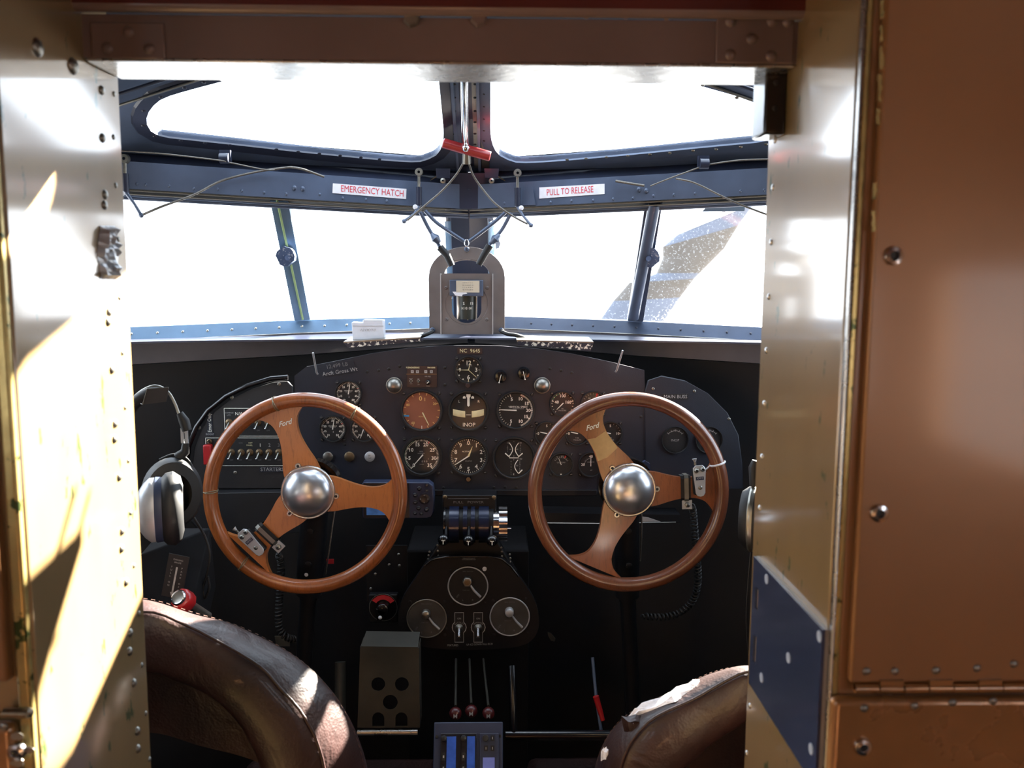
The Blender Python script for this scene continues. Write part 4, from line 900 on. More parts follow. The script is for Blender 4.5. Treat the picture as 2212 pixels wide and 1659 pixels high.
mb.torus(2.8 * s, .9 * s, 'steel', X=Matrix.Translation((-24 * s, -10 * s, .003)), n=20, k=8); mb.build('jack', t)
mb = MB(); mb.torus(2.8 * s, .8 * s, 'steel', X=Matrix.Translation((-8 * s, -10 * s, .003)), n=20, k=8); mb.cyl(V((-8 * s, -10 * s, .002)), V((-8 * s, -13 * s, .012)), .0013, 'steel', n=8); mb.build('toggle', t)
mb = MB(); mb.lathe([(5 * s, .002), (5 * s, .010), (4 * s, .011), (0, .011)], 'blackgl', 20, X=Matrix.Translation((13 * s, -12 * s, 0))); mb.box((14 * s, -12 * s, .0114), (1.4 * s, 6 * s, .0006), W_, Matrix.Translation((13 * s, -12 * s, 0)) @ Matrix.Rotation(-.8, 4, 'Z') @ Matrix.Translation((-14 * s, 12 * s, 0))); mb.build('volume_knob', t)

# ------------------------------------------------------------------ switch panel
sw = thing('switch_legend_plate', 'black plate with white outline around the upper row of toggle switches', 'plate', face(P(556, 912, YP - .005)))
def outline(par, x0, y0, x1, y1, m='grey', w=1.0, d=.0062, nm='outline'):
    mb = MB(); a = P(x0, y0, YP - d); b = P(x1, y1, YP - d); h = w * sc(900)
    mb.box(((a.x + b.x) / 2, a.y, a.z), (b.x - a.x, .0004, h), m); mb.box(((a.x + b.x) / 2, a.y, b.z), (b.x - a.x, .0004, h), m)
    mb.box((a.x, a.y, (a.z + b.z) / 2), (h, .0004, a.z - b.z), m); mb.box((b.x, a.y, (a.z + b.z) / 2), (h, .0004, a.z - b.z), m)
    mb.build(nm, par, world=True)
mb = MB(); a, b = P(484, 882, YP - .005), P(629, 942, YP - .005); mb.box(((a.x + b.x) / 2, a.y, (a.z + b.z) / 2), (b.x - a.x, .002, a.z - b.z), 'dial')
s = sc(900)
def wtext(mb, tx, px, py, h, m='grey', d=.0064, sx=1, rot=0): mb.text(tx, 0, 0, h * sc(py), m, face(P(px, py, YP - d), 0, rot), sx=sx)
for tx, px, py, h, m in [('COMPASS', 495, 892, 3, 'grey'), ('LITE', 494, 897, 3, 'grey'), ('N/A', 516, 894, 7, W_), ('N/A', 538, 895, 7, W_), ('OFF', 493, 930, 3, 'dim'), ('OFF', 558, 930, 3, 'dim'), ('OFF', 579, 930, 3, 'dim')]: wtext(mb, tx, px, py, h, m)
mb.build('plate_sheet', sw, world=True); outline(sw, 484, 882, 629, 942, W_)
sw2 = thing('switch_legend_plate', 'black plate with white outline around the lower row of toggle switches', 'plate', face(P(530, 976, YP - .005)))
mb = MB(); a, b = P(444, 946, YP - .005), P(614, 1006, YP - .005); mb.box(((a.x + b.x) / 2, a.y, (a.z + b.z) / 2), (b.x - a.x, .002, a.z - b.z), 'dial')
for tx, px, py, h, m in [('NAV', 472, 957, 3, 'grey'), ('LITE', 472, 962, 3, 'grey'), ('LDG', 520, 957, 3, 'dim'), ('INST', 541, 957, 3, 'cream'), ('PANEL', 539, 962, 3.2, 'cream'), ('1', 562, 962, 7.5, W_), ('2', 582, 962, 7.5, 'grey'), ('3', 602, 962, 7.5, 'dim')] + [('OFF', x, 994, 3, 'dim') for x in (500, 519, 540, 561, 582, 603)]: wtext(mb, tx, px, py, h, m)
mb.build('plate_sheet', sw2, world=True); outline(sw2, 444, 946, 614, 1006, W_)
def toggle(px, py, lab, ax=-.35, m='brass', group='toggle switches on the left side panel'):
    s = sc(py); t = thing('toggle_switch', lab, 'switch', face(P(px, py, YP - .006)), group)
    mb = MB(); mb.lathe([(7.4 * s, 0), (7.4 * s, .0012), (5 * s, .002), (5 * s, .004), (3 * s, .0052), (2.2 * s, .005)], m, 20); mb.build('collar_nut', t)
    mb = MB(); e = V((ax * .010, -.0125, .014)); mb.cyl(V((0, 0, .003)), e, .0014, 'steel', .0021, 10); mb.ball(e, .0024, 'chrome', 10); mb.build('lever', t)
row1 = [(495, 'LITE toggle switch at the left end of the upper row'), (514, 'toggle switch under the N/A legend, half behind the left wheel rim'), (535, 'toggle switch hidden mostly behind the left wheel rim in the upper row'), (557, 'toggle switch of the upper row, just right of the left wheel rim'), (579, 'toggle switch of the upper row, next to the spoke of the left wheel')]
for px, lab in row1: toggle(px, 912, lab)
row2 = [(500, 'toggle switch of the lower row just inside the left wheel rim'), (521, 'bright-collared toggle switch of the lower row, left of the cream PANEL legend'), (540, 'toggle switch under the cream PANEL legend in the lower row'), (560, 'toggle switch under the figure 1'), (581, 'toggle switch under the figure 2'), (602, 'dark toggle switch under the figure 3 beside the spoke')]
for px, lab in row2: toggle(px, 977, lab)
t = thing('guarded_switch', 'red hinged switch guard at the left end of the lower switch row', 'switch', face(P(453, 980, YP - .006)))
mb = MB(); s = sc(980); mb.box((-1 * s, 0, .008), (17 * s, 43 * s, .016), 'red'); o = mb.build('guard', t, bev=.0025, seg=3)
mb = MB(); mb.lathe([(5.5 * s, 0), (5.5 * s, .004), (3.4 * s, .005), (3 * s, .003)], 'brass', 18, X=Matrix.Translation((1 * s, 27 * s, 0))); mb.cyl(V((1 * s, 27 * s, .002)), V((1 * s, 26 * s, .011)), .0016, 'steel', n=8); mb.build('collar_nut', t)

# ------------------------------------------------------------------ glare strips, white card box, rod stays
for pts, m, lab in (([(742, 741), (908, 731), (914, 737), (752, 751)], 'alud', 'chipped bright metal glare strip above the left half of the panel'), ([(1116, 737), (1282, 741), (1276, 758), (1120, 745)], 'alud', 'chipped bright metal glare strip above the right half of the panel')):
    t = thing('glare_strip', lab, 'strip', P(pts[0][0], pts[0][1], 1.98))
    q = [P(x, y, 1.97) for x, y in pts]; mb = MB(); mb.slab([q[0], q[1], q[1] + V((0, .10, .004)), q[0] + V((0, .10, .004))], V((0, 0, .003)), m); mb.build('shelf', t, world=True)
    mb = MB(); mb.slab(q, V((0, .003, 0)), 'chipw'if 'chipw' in M else 'navyd'); mb.build('lip', t, world=True)
s = mpx(715, 2.0); t = thing('card_box', 'small white plastic box with handwritten label standing on the left glare strip', 'box', face(P(796, 734, 2.0)))
mb = MB(); mb.prism([V((x * s, -(y - 734) * s, 0)) for x, y in [(-34, 735), (-36, 696), (-12, 697), (-12, 691), (33, 691), (34, 733)]], -.03, 0, 'whitebox'); mb.build('box_body', t, bev=.002)
mb = MB(); mb.text('121K/10', -2 * s, 21 * s, 5.5 * s, 'grey', z=.0008, sx=1.3, shear=.3); mb.box((0, 30 * s, .0006), (66 * s, .6 * s, .0004), 'grey'); mb.build('writing', t)
for a, b, lab in (((676, 762), (684, 805), 'thin bright metal rod stay left above the gross weight placard'), ((1345, 757), (1332, 800), 'thin bright metal rod stay above the right wheel')):
    mb = MB(); mb.tube([P(*a, 1.90), P(*b, 1.925), P(b[0] + (2 if a[0] < 1000 else -2), b[1] + 3, 1.93)], .0022, 'silverpl', 8); tag(mb.build('rod_stay'), lab, 'rod')
# coaming underside between sill and panel
mb = MB()
for s_ in (-1, 1):
    mb.slab([V((0, 2.22, P(1012, 742, 2.2).z + .01)), V((s_ * .66, 1.93, P(1012, 770, 1.95).z + .03)), V((s_ * .9, 1.80, P(1012, 770, 1.95).z + .03)), V((s_ * .9, 1.98, 1.35)), V((0, 2.34, 1.355))], V((0, 0, .004)), 'navyd')
cm_ = struct(mb, 'trim_13')
# ------------------------------------------------------------------ steering wheels
def mr(r_px, Y=1.74): return r_px * mpx(1060, Y)
YW = 1.74; sW = mpx(1060, YW)
def wheel(hx, hy, cx_, cy_, angs, lab, mrim, mspk, logo_i, logo_r):
    X = face(P(hx, hy, YW), rad(3.5)); t = thing('steering_wheel', lab, 'steering wheel', X, None)
    R = 203 * sW; r = 15.5 * sW; off_ = V(((cx_ - hx) * sW, -(cy_ - hy) * sW, .004))
    mb = MB(); mb.torus(R, r, mrim, c=off_, n=128, k=20); mb.build('rim', t)
    prof = [(.030, .037), (.055, .034), (.075, .0285), (.095, .0235), (.115, .0208), (.130, .0212), (.145, .0245), (.156, .031), (.165, .042), (.171, .054), (.174, .062)]
    pr2 = [V((a, b, 0)) for a, b in prof]; pr2 = bez(pr2, 4)
    sp = []
    for a in angs:
        pts = [V((p.x, -p.y, 0)) for p in pr2] + [V((p.x, p.y, 0)) for p in reversed(pr2)]
        mb = MB(); mb.prism(pts, -.008, .006, mspk, Matrix.Translation(off_ * .3 * 0) @ Matrix.Rotation(rad(a), 4, 'Z'))
        sp.append(mb.build('spoke', t, bev=.003, seg=3))
    mb = MB(); mb.lathe([(.0, -.012), (.040, -.012), (.046, -.007), (.046, .006), (0, .006)], mspk, 40); mb.build('hub_boss', t)
    q = .0015
    mb = MB(); mb.lathe([(.0545, .006), (.0545, .009), (.0525, .0115), (.050, .0115), (.0475, .009)], 'alu', 56)
    mb.build('hub_ring', t)
    mb = MB(); RD = .0500; mb.lathe([(RD * cos(rad(b)), .009 + .033 * sin(rad(b))) for b in range(0, 91, 6)], 'hub', 64); o = mb.build('hub_cap', t); o['label'] = 'polished domed hub cap'
    return t, R, r, off_, sp
def lugs(t, angs):
    for a in angs:
        u = V((cos(rad(a)), sin(rad(a)), 0)); c = u * .0565
        mb = MB(); mb.lathe([(0, .0095), (.0052, .0095), (.0058, .0085), (.0058, .006)], 'alu', 18, X=Matrix.Translation(c)); mb.lathe([(0, .0112), (.002, .0110), (.0028, .0097)], 'rubber', 12, X=Matrix.Translation(c)); mb.build('hub_lug', t)
def script(t, a, rr, m='white'):
    X = Matrix.Rotation(rad(a - 90), 4, 'Z') @ Matrix.Translation((0, rr, .0068))
    mb = MB(); mb.text('Ford', 0, 0, .0105, m, X, sx=.95, shear=.45, bold=.02, rot=rad(98 - a) + .15); mb.build('logo_lettering', t)
WL, RL, rL, oL, spL = wheel(667, 1062, 661, 1066, (108, -5, 226), 'honey-coloured wooden three-spoke steering wheel, left one, with cord bindings on its rim', 'woodL', 'woodLs', 0, .13)
lugs(WL, (110, -8, 229)); script(spL[0], 108, .146)
# cord bindings and cracks around the left rim
for a in (107, 178, 228, 58):
    mb = MB()
    for k in range(2):
        pts = []; c = oL + V((cos(rad(a)), sin(rad(a)), 0)) * RL; u = V((cos(rad(a)), sin(rad(a)), 0)); tg = V((-u.y, u.x, 0))
        for i in range(24):
            b = 2 * pi * i / 24; pts.append(c + u * cos(b) * (rL + .0004) + V((0, 0, 1)) * sin(b) * (rL + .0004) + tg * (.0035 * sin(b + k * 2) + k * .002))
        mb.tube(pts, .0009, 'olive', 6, True)
    o = mb.build('cord_binding', WL)
WR, RR_, rR, oR, spR = wheel(1358, 1057, 1357, 1063, (121, 2, 247), 'dark brown wooden three-spoke steering wheel, right one, with worn patch on its top spoke', 'woodR', 'woodRs', 0, .13)
lugs(WR, (128, 2, 244)); script(spR[0], 121, .149)
X = Matrix.Rotation(rad(121), 4, 'Z'); mb = MB(); random.seed(4)
mb.prism([V((.128, -.0208, 0)), V((.126, .005, 0)), V((.132, .0195, 0)), V((.100, .0215, 0)), V((.083, .0245, 0)), V((.080, .004, 0)), V((.086, -.0245, 0))], .0062, .0068, 'wornspk', X) if 'wornspk' in M else mb.prism([V((.128, -.0200, 0)), V((.126, .005, 0)), V((.132, .0195, 0)), V((.100, .0205, 0)), V((.083, .0245, 0)), V((.080, .004, 0)), V((.086, -.0235, 0))], .0056, .0066, 'bare', X)
o = mb.build('worn_patch', spR[0]); o['label'] = 'worn pale metal-coloured patch on the top spoke'
# zip tie on the right rim
u = V((cos(rad(18)), sin(rad(18)), 0)); c = oR + u * RR_; tg = V((-u.y, u.x, 0)); pts = [c + u * cos(b) * (rR + .0006) + V((0, 0, sin(b) * (rR + .0006))) for b in [2 * pi * i / 28 for i in range(28)]]
t = thing('cable_tie', 'white plastic cable tie around the right rim of the right steering wheel', 'cable tie', WM[WR.name] @ Matrix.Translation(c))
mb = MB(); mb.tube([p - c for p in pts], .0021, 'placard', 6, True); mb.tube([-u * rR * 1.0 - tg * 0, -u * (rR + .012) - tg * .004, -u * (rR + .016) - tg * .007], .0018, 'placard', 6); mb.build('strap', t)

# transmit switch boxes clamped on the spokes
def xmit(Xw, lab, rot, wrap_rot, wrap_at, clampdir, txt='XMIT'):
    t = thing('transmit_switch', lab, 'switch box', Xw)
    mb = MB(); k = sW
    pl = [(-13, 30), (-8, 36), (8, 36), (13, 30), (13.5, 22), (10.5, -24), (7, -30), (0, -32), (-7, -30), (-10, -24), (-13.5, 22)]
    mb.prism([V((x * k, y * k, 0)) for x, y in pl], .004, .0065, 'silverpl'); cp_ = mb.build('cover_plate', t, bev=.001)
    mb = MB(); mb.box((0, 0, -.006), (24 * k, 58 * k, .018), 'rubber'); mb.build('box_body', t, bev=.003)
    mb = MB()
    for x, y in ((-6, 25), (7, 27)): mb.lathe([(3.0 * k, .0105), (4.6 * k, .009), (5.6 * k, .0065)], 'steel', 18, X=Matrix.Translation((x * k, y * k, 0))); mb.lathe([(0, .0095), (3.0 * k, .0105)], 'rubber', 12, X=Matrix.Translation((x * k, y * k, 0)))
    mb.build('screw', cp_)
    mb = MB(); mb.lathe([(0, .0085), (3.2 * k, .008), (4.6 * k, .0066)], 'alud', 18, X=Matrix.Translation((0, -12 * k, 0))); mb.build('rivet', cp_)
    mb = MB(); mb.box((0, 8 * k, .0068), (17 * k, 7.5 * k, .0006), 'plate'); mb.text(txt, 0, 8 * k, 4.6 * k, 'grey', z=.0074, sx=.95); mb.build('name_label', cp_)
    mb = MB(); mb.cyl(V((-7 * k, 36 * k, 0)), V((-7 * k, 43 * k, .001)), 2.6 * k, 'steel', n=10); mb.cyl(V((-7 * k, 43 * k, .001)), V((-8 * k, 50 * k, .001)), 2.2 * k, 'silverpl', 5.2 * k, 12); mb.build('toggle', t)
    return t
Xl = WM[WL.name] @ Matrix.Translation(((552 - 667) * sW, -(1168 - 1062) * sW, .022)) @ Matrix.Rotation(rad(42), 4, 'Z')
xl_ = xmit(Xl, 'white transmit switch box clamped to the lower spoke of the left steering wheel', 0, 0, 0, 0)
Xr = WM[WR.name] @ Matrix.Translation(((1506 - 1358) * sW, -(1036 - 1057) * sW, .022)) @ Matrix.Rotation(rad(4), 4, 'Z')
xr_ = xmit(Xr, 'white transmit switch box clamped to the right spoke of the right steering wheel', 0, 0, 0, 0)
def clamp(t, Wt, a, r0, lab):
    """rubber pad and metal band around a spoke, local to the wheel, then bolt"""
    Xs = WM[Wt.name] @ Matrix.Rotation(rad(a), 4, 'Z')
    def band(r, hw, z0, z1, wd, m, nm):
        mb = MB(); pts = [V((r, -hw, z0)), V((r, -hw, z1)), V((r, hw, z1)), V((r, hw, z0))]; rr = []
        for p, q in ((pts[0], pts[1]), (pts[1], pts[2]), (pts[2], pts[3]), (pts[3], pts[0])):
            rr.append(p.lerp(q, .12)); rr.append(p.lerp(q, .88))
        b1 = [Xs @ (p + V((-wd / 2, 0, 0))) for p in rr]; b2 = [Xs @ (p + V((wd / 2, 0, 0))) for p in rr]
        mb.loft([b1, b2], m, closed=True, smooth=False); cen = V((r, 0, (z0 + z1) / 2))
        b1i = [Xs @ (cen + (p - cen) * .93 + V((-wd / 2, 0, 0))) for p in rr]; b2i = [Xs @ (cen + (p - cen) * .93 + V((wd / 2, 0, 0))) for p in rr]
        mb.loft([b1, b1i], m, closed=True, smooth=False); mb.loft([b2, b2i], m, closed=True, smooth=False)
        mb.build(nm, t, world=True)
    band(r0, .0255, -.013, .0125, .020, 'rubber', 'rubber_pad'); band(r0 + .001, .0275, -.0145, .0145, .0085, 'alud', 'clamp_band')
    mb = MB(); c = V((r0 + .002, -.0335 if a < 200 else .0335, .010)); B = Xs @ Matrix.Translation(c)
    mb.box((0, 0, 0), (.020, .018, .003), 'silverpl', B); mb.lathe([(.0025, .0085), (.0052, .0075), (.0058, .0015)], 'steel', 6, X=B, smooth=False); mb.build('clamp_bolt', t, world=True)
clamp(xr_, WR, 2, .114, ''); clamp(xl_, WL, 226, .118, '')

# control columns
def column(lab, top, mid, bot, r0, r1, Y0, Y1):
    t = thing('control_column', lab, 'control column', V((P(*bot, Y1).x, Y1, 0)))
    a, b, c = P(*top, Y0), P(*mid, (Y0 + Y1) / 2), P(*bot, Y1)
    mb = MB(); mb.tube([a, b], r0, 'black2', 28); mb.build('upper_tube', t, world=True, )
    e = c + (c - b).normalized() * ((c.z) / max(1e-3, (b - c).normalized().z))
    e.z = .0
    mb = MB(); mb.tube([b + V((0, 0, .004)), e], r1, 'black2', 28); mb.build('lower_tube', t, world=True)
    for k, f in enumerate((.01, .36, .7)):
        p = b.lerp(e, f); d = (e - b).normalized() * .004; mb = MB(); mb.tube([p - d, p + d], r1 + .0018, 'black2', 28); mb.build('collar', t, world=True)
    for f in (.25, .62): 
        p = a.lerp(b, f); mb = MB(); mb.lathe([(0, .004), (.006, .003), (.0075, -.003)], 'black2', 14, X=basis(p - V((0, r0, 0)), V((0, -1, 0)))); mb.build('bolt_head', t, world=True)
    return t, a, b
cl, a, b = column('left control column, thick black tube under the left steering wheel', (680, 1090), (667, 1280), (655, 1460), .0285, .0178, 1.80, 1.86)
mb = MB(); mb.lathe([(0, .003), (.004, .002), (.0045, 0)], 'placard', 14, X=basis(P(662, 1241, 1.795), V((0, -1, 0)))); mb.build('white_rivet', cl, world=True)
cr_, a2, b2 = column('right control column, thick black tube under the right steering wheel', (1353, 1090), (1355, 1285), (1366, 1500), .0265, .0168, 1.80, 1.86)
for t, wx in ((cl, WL), (cr_, WR)):
    p = WM[wx.name].to_translation(); mb = MB(); mb.cyl(p + V((0, .012, 0)), p + V((0, .13, -.008)), .046, 'black2', n=32); mb.cyl(p + V((0, .03, 0)), p + V((0, .06, 0)), .058, 'blackgl', n=32); mb.build('wheel_hub_housing', t, world=True)
mb = MB(); mb.slab([P(x, y, 1.84) for x, y in [(1378, 1030), (1384, 1002), (1394, 996), (1404, 1002), (1406, 1034), (1400, 1050), (1380, 1050)]], V((0, .012, 0)), 'bluegrey'); mb.cyl(P(1393, 1010, 1.835), P(1393, 1010, 1.845), .0065, 'rubber'); mb.build('bracket', cr_, world=True)
# cables beside the columns
def cable(lab, pts, r=.0016, m='cable', name='cable', cat='cable', grp=None):
    mb = MB(); mb.tube(bez([P(*p) for p in pts], 8), r, m, 8); return tag(mb.build(name), lab, cat, grp)
cable('thin twisted control cable right of the left control column', [(726, 1085, 1.83), (719, 1130, 1.82), (711, 1190, 1.82), (703, 1240, 1.84)])
cable('thin twisted control cable right of the right control column', [(1386, 1105, 1.83), (1386, 1150, 1.83), (1383, 1212, 1.84)])
cable('thin control cable left of the right control column, behind the lower spoke', [(1312, 1165, 1.83), (1318, 1195, 1.83), (1327, 1240, 1.84)], .0013)
# coiled microphone cords
def coil(lab, pts, R, wr, turns):
    c = bez([P(*p) for p in pts], 12); n = turns * 10; c = resample(c, n); out = []
    up = V((0, 1, 0))
    for i, p in enumerate(c):
        tg = (c[min(n - 1, i + 1)] - c[max(0, i - 1)]).normalized(); a_ = tg.cross(up); a_ = a_.normalized() if a_.length > .01 else V((1, 0, 0)); b_ = tg.cross(a_); ph = 2 * pi * i / 10
        k = min(1, i / 10, (n - 1 - i) / 10); out.append(p + (a_ * cos(ph) + b_ * sin(ph)) * R * k)
    mb = MB(); mb.tube(out, wr, 'rubber', 6); return tag(mb.build('coiled_cord'), lab, 'cord')
coil('black coiled cord hanging from the switch box on the left wheel', [(600, 1196, 1.775), (607, 1215, 1.80), (606, 1260, 1.80), (602, 1320, 1.80), (604, 1358, 1.80), (618, 1376, 1.80), (640, 1382, 1.82)], .0062, .0024, 30)
coil('black coiled cord hanging in a loop from the switch box on the right wheel', [(1492, 1090, 1.775), (1498, 1112, 1.80), (1503, 1180, 1.82), (1508, 1250, 1.84), (1497, 1296, 1.86), (1465, 1325, 1.87), (1425, 1333, 1.87), (1385, 1330, 1.87)], .0062, .0024, 44)
# ------------------------------------------------------------------ throttle quadrant
YQ = 1.84; sQ = mpx(1120, YQ)
def qx(px): return P(px, 1120, YQ).x
tq = thing('throttle_quadrant', 'black drum throttle quadrant with three slots below the centre instruments', 'throttle quadrant', P(1012, 1200, YQ))
ca = P(1012, 1132, YQ + .03); Rq = .040
for x0_, x1_ in ((970, 991), (1000, 1009), (1017, 1026), (1034, 1056)):
    mb = MB(); mb.cyl(V((qx(x0_), ca.y, ca.z)), V((qx(x1_), ca.y, ca.z)), Rq, 'drum' if 'drum' in M else 'blackgl', n=48); mb.build('drum_segment', tq, world=True, )
mb = MB(); mb.cyl(V((qx(957), ca.y, ca.z)), V((qx(1066), ca.y, ca.z)), Rq * .86, 'black2', n=40); mb.cyl(V((qx(958), ca.y, ca.z)), V((qx(962), ca.y, ca.z)), Rq * .95, 'blackgl', n=40); mb.build('drum_core', tq, world=True)
a, b = P(955, 1070, YQ + .03), P(1073, 1105, YQ + .03)
mb = MB(); mb.slab([V((a.x, a.y, a.z)), V((b.x, a.y, a.z)), V((b.x, a.y, b.z)), V((a.x, a.y, b.z))], V((0, .05, 0)), 'black2'); mb.build('back_plate', tq, world=True, bev=.003)
mb = MB(); mb.text('FULL   POWER', 0, 0, 5.5 * sQ, 'dim', face(P(1012, 1085, YQ + .028)), sx=1.35); mb.box((0, 8 * sQ, 0), (90 * sQ, .6 * sQ, .0006), 'dim', face(P(1012, 1085, YQ + .028))); mb.build('legend', tq, world=True)
screws(tq, [P(961, 1074, YQ + .0285), P(1067, 1075, YQ + .0285)], ny, .0052, 'brass', h=.5)
a, b = P(906, 1176, 1.85), P(1118, 1215, 1.85)
mb = MB(); mb.slab([P(957, 1160, 1.889), P(1070, 1160, 1.889), P(1118, 1240, 1.889), P(905, 1240, 1.889)], V((0, .03, 0)), 'black2'); mb.build('neck', tq, world=True, bev=.003)
# trim wheel, polished
mb = MB(); mb.cyl(V((qx(1066), ca.y, ca.z)), V((qx(1080), ca.y, ca.z)), .030, 'chrome', n=40); 
rows = []
for xo in (1078, 1096):
    rows.append([V((qx(xo), ca.y + (.0365 + .0022 * cos(9 * 2 * pi * i / 72)) * cos(2 * pi * i / 72), ca.z + (.0365 + .0022 * cos(9 * 2 * pi * i / 72)) * sin(2 * pi * i / 72))) for i in range(72)])
mb.loft(rows, 'chrome', closed=True); mb.add(rows[0], [tuple(range(72))], 'chrome'); mb.add(rows[1], [tuple(range(72))], 'chrome')
mb.cyl(V((qx(1096), ca.y - .036, ca.z + .0)), V((qx(1104), ca.y - .036, ca.z)), .0016, 'chrome', n=8)
o = mb.build('friction_wheel', tq, world=True); o['label'] = 'polished fluted metal wheel on the right end'
for px, py, sl, lab in ((958, 1166, 964, 'black throttle knob marked T, left of three'), (1012, 1168, 1013, 'black throttle knob marked T, middle of three'), (1063, 1168, 1061, 'black throttle knob marked T, right of three')):
    t = thing('throttle_lever', lab, 'lever', P(px, py, YQ - .04), 'throttle levers')
    c = P(px, py, YQ - .035); mb = MB(); mb.ball(c, 12.5 * mpx(py, YQ - .035), 'blackgl', 24); kn = mb.build('knob', t, world=True)
    mb = MB(); mb.tube([V((qx(sl), ca.y - .03, ca.z + .005)), V((qx(sl), ca.y - .045, ca.z - .012)), c + V((0, .006, .006))], .0035, 'black2', 8); mb.build('arm', t, world=True)
    mb = MB(); mb.text('T', 0, -.002, .0085, 'white', face(c - V((0, 12.7 * sQ, 0)), .15), bold=.02); mb.build('letter', kn, world=True)

# ------------------------------------------------------------------ magneto panel
YM = 1.86; sM = mpx(1300, YM)
mp_ = thing('magneto_console', 'black trapezoid magneto panel with rounded corners on the centre pedestal', 'switch panel', P(1012, 1400, YM))
ol = [(1012, 1203), (1060, 1203), (1084, 1208), (1103, 1223), (1130, 1258), (1152, 1292), (1163, 1325), (1163, 1358), (1148, 1384), (1118, 1397), (1070, 1402), (1012, 1404), (955, 1402), (905, 1395), (876, 1380), (862, 1352), (862, 1318), (872, 1288), (897, 1250), (917, 1222), (938, 1208), (966, 1203)]
olc = curve2(ol + [ol[0]], 3)[:-1]
mb = MB(); mb.slab([P(p.x, p.y, YM) for p in olc], V((0, .018, 0)), 'black2'); mb.build('panel_face', mp_, world=True)
mb = MB(); mb.tube([P(x, y, YM - .0005) for x, y in [(917, 1222), (930, 1211), (942, 1207), (966, 1203), (1012, 1202), (1060, 1203), (1084, 1208), (1103, 1223), (1120, 1245)]], .0022, 'blackgl', 8); mb.build('top_edge', mp_, world=True)
def tx(mb, s_, px, py, h, m='grey', Y=YM, sx=1, rot=0, bold=0): mb.text(s_, 0, 0, h * mpx(py, Y), m, face(P(px, py, Y - .0006), 0, rot), sx=sx, bold=bold)
mb = MB(); tx(mb, 'TURN ON OFF MAGS AT', 1013, 1206, 2.2, sx=.8); tx(mb, 'START & SHUTDOWN ONLY', 1013, 1209, 2.2, sx=.75); mb.build('small_legend', mp_, world=True)
mb = MB(); tx(mb, 'MIXTURES', 978, 1394, 4.4, 'grey', sx=.85); tx(mb, 'UP ICO DOWN FULL RICH', 1036, 1392, 4.4, 'grey', sx=.78, rot=.03); mb.build('mixture_legend', mp_, world=True)
screws(mp_, [P(x, y, YM) for x, y in [(974, 1233), (1049, 1230), (977, 1301), (1049, 1301), (886, 1300), (961, 1299), (888, 1373), (961, 1371), (1065, 1297), (1136, 1294), (1067, 1371), (1139, 1366), (964, 1357)]], ny, .0036, 'black2', phil=True)
mb = MB(); mb.lathe([(0, .002), (.0042, .0016), (.0052, 0)], 'placard', 9, X=basis(P(1047, 1229, YM), V((0, -1, 0)))); mb.build('white_screw_head', mp_, world=True)
for px, py, lab, m_, bm_, rg in ((1011, 1265, 'top magneto switch dial with hexagonal boss and silver pointer', 'dial', 'alud', 'silverpl'), (922, 1335, 'lower left worn magneto switch dial with silver pointer', 'dialgrey', 'steel', 'alud'), (1101, 1331, 'lower right magneto switch dial with bright ring and silver pointer', 'dialgrey', 'silverpl', 'silverpl')):
    t = thing('magneto_switch', lab, 'switch', face(P(px, py, YM)), 'magneto switches')
    mb = MB(); mb.lathe([(0, .0035), (41 * sM, .0035)], m_ if m_ in M else 'dial', 48, smooth=False)
    for w_, dx, dy, h in (('OFF', -22, -22, 4), ('L', -11, -31, 4), ('R', 10, -31, 4), ('MAG SWITCH', 0, 33, 2.6), ('THREE-WAY', -4, -9, 2)): mb.text(w_, dx * sM, dy * sM, h * sM, 'dim', z=.0040, rot=(.9 if w_ == 'OFF' else 0))
    mb.build('dial', t)
    mb = MB(); mb.torus(42.5 * sM, 1.5 * sM, rg, n=64, k=8, c=(0, 0, .0038)); mb.lathe([(44.5 * sM, 0), (44.5 * sM, .003), (41 * sM, .0036)], 'blackgl', 48); mb.build('ring', t)
    B = Matrix.Translation((-1 * sM, 13 * sM, 0)); mb = MB()
    if py < 1300: mb.lathe([(0, .018), (9 * sM, .018), (11 * sM, .016), (11 * sM, .0035)], bm_, 6, X=B, smooth=False); mb.lathe([(0, .0192), (5.5 * sM, .0192), (6 * sM, .018)], 'brass', 20, X=B)
    else: mb.lathe([(0, .019), (7.5 * sM, .019), (9.3 * sM, .017), (9.5 * sM, .0035)], bm_, 28, X=B)
    mb.build('boss', t)
    mb = MB(); mb.tube([V((3 * sM, 7 * sM, .009)), V((14 * sM, -9 * sM, .0085)), V((27 * sM, -23 * sM, .006))], [2.2 * sM, 2.8 * sM, 2.9 * sM], 'silverpl', 10); mb.build('pointer', t)
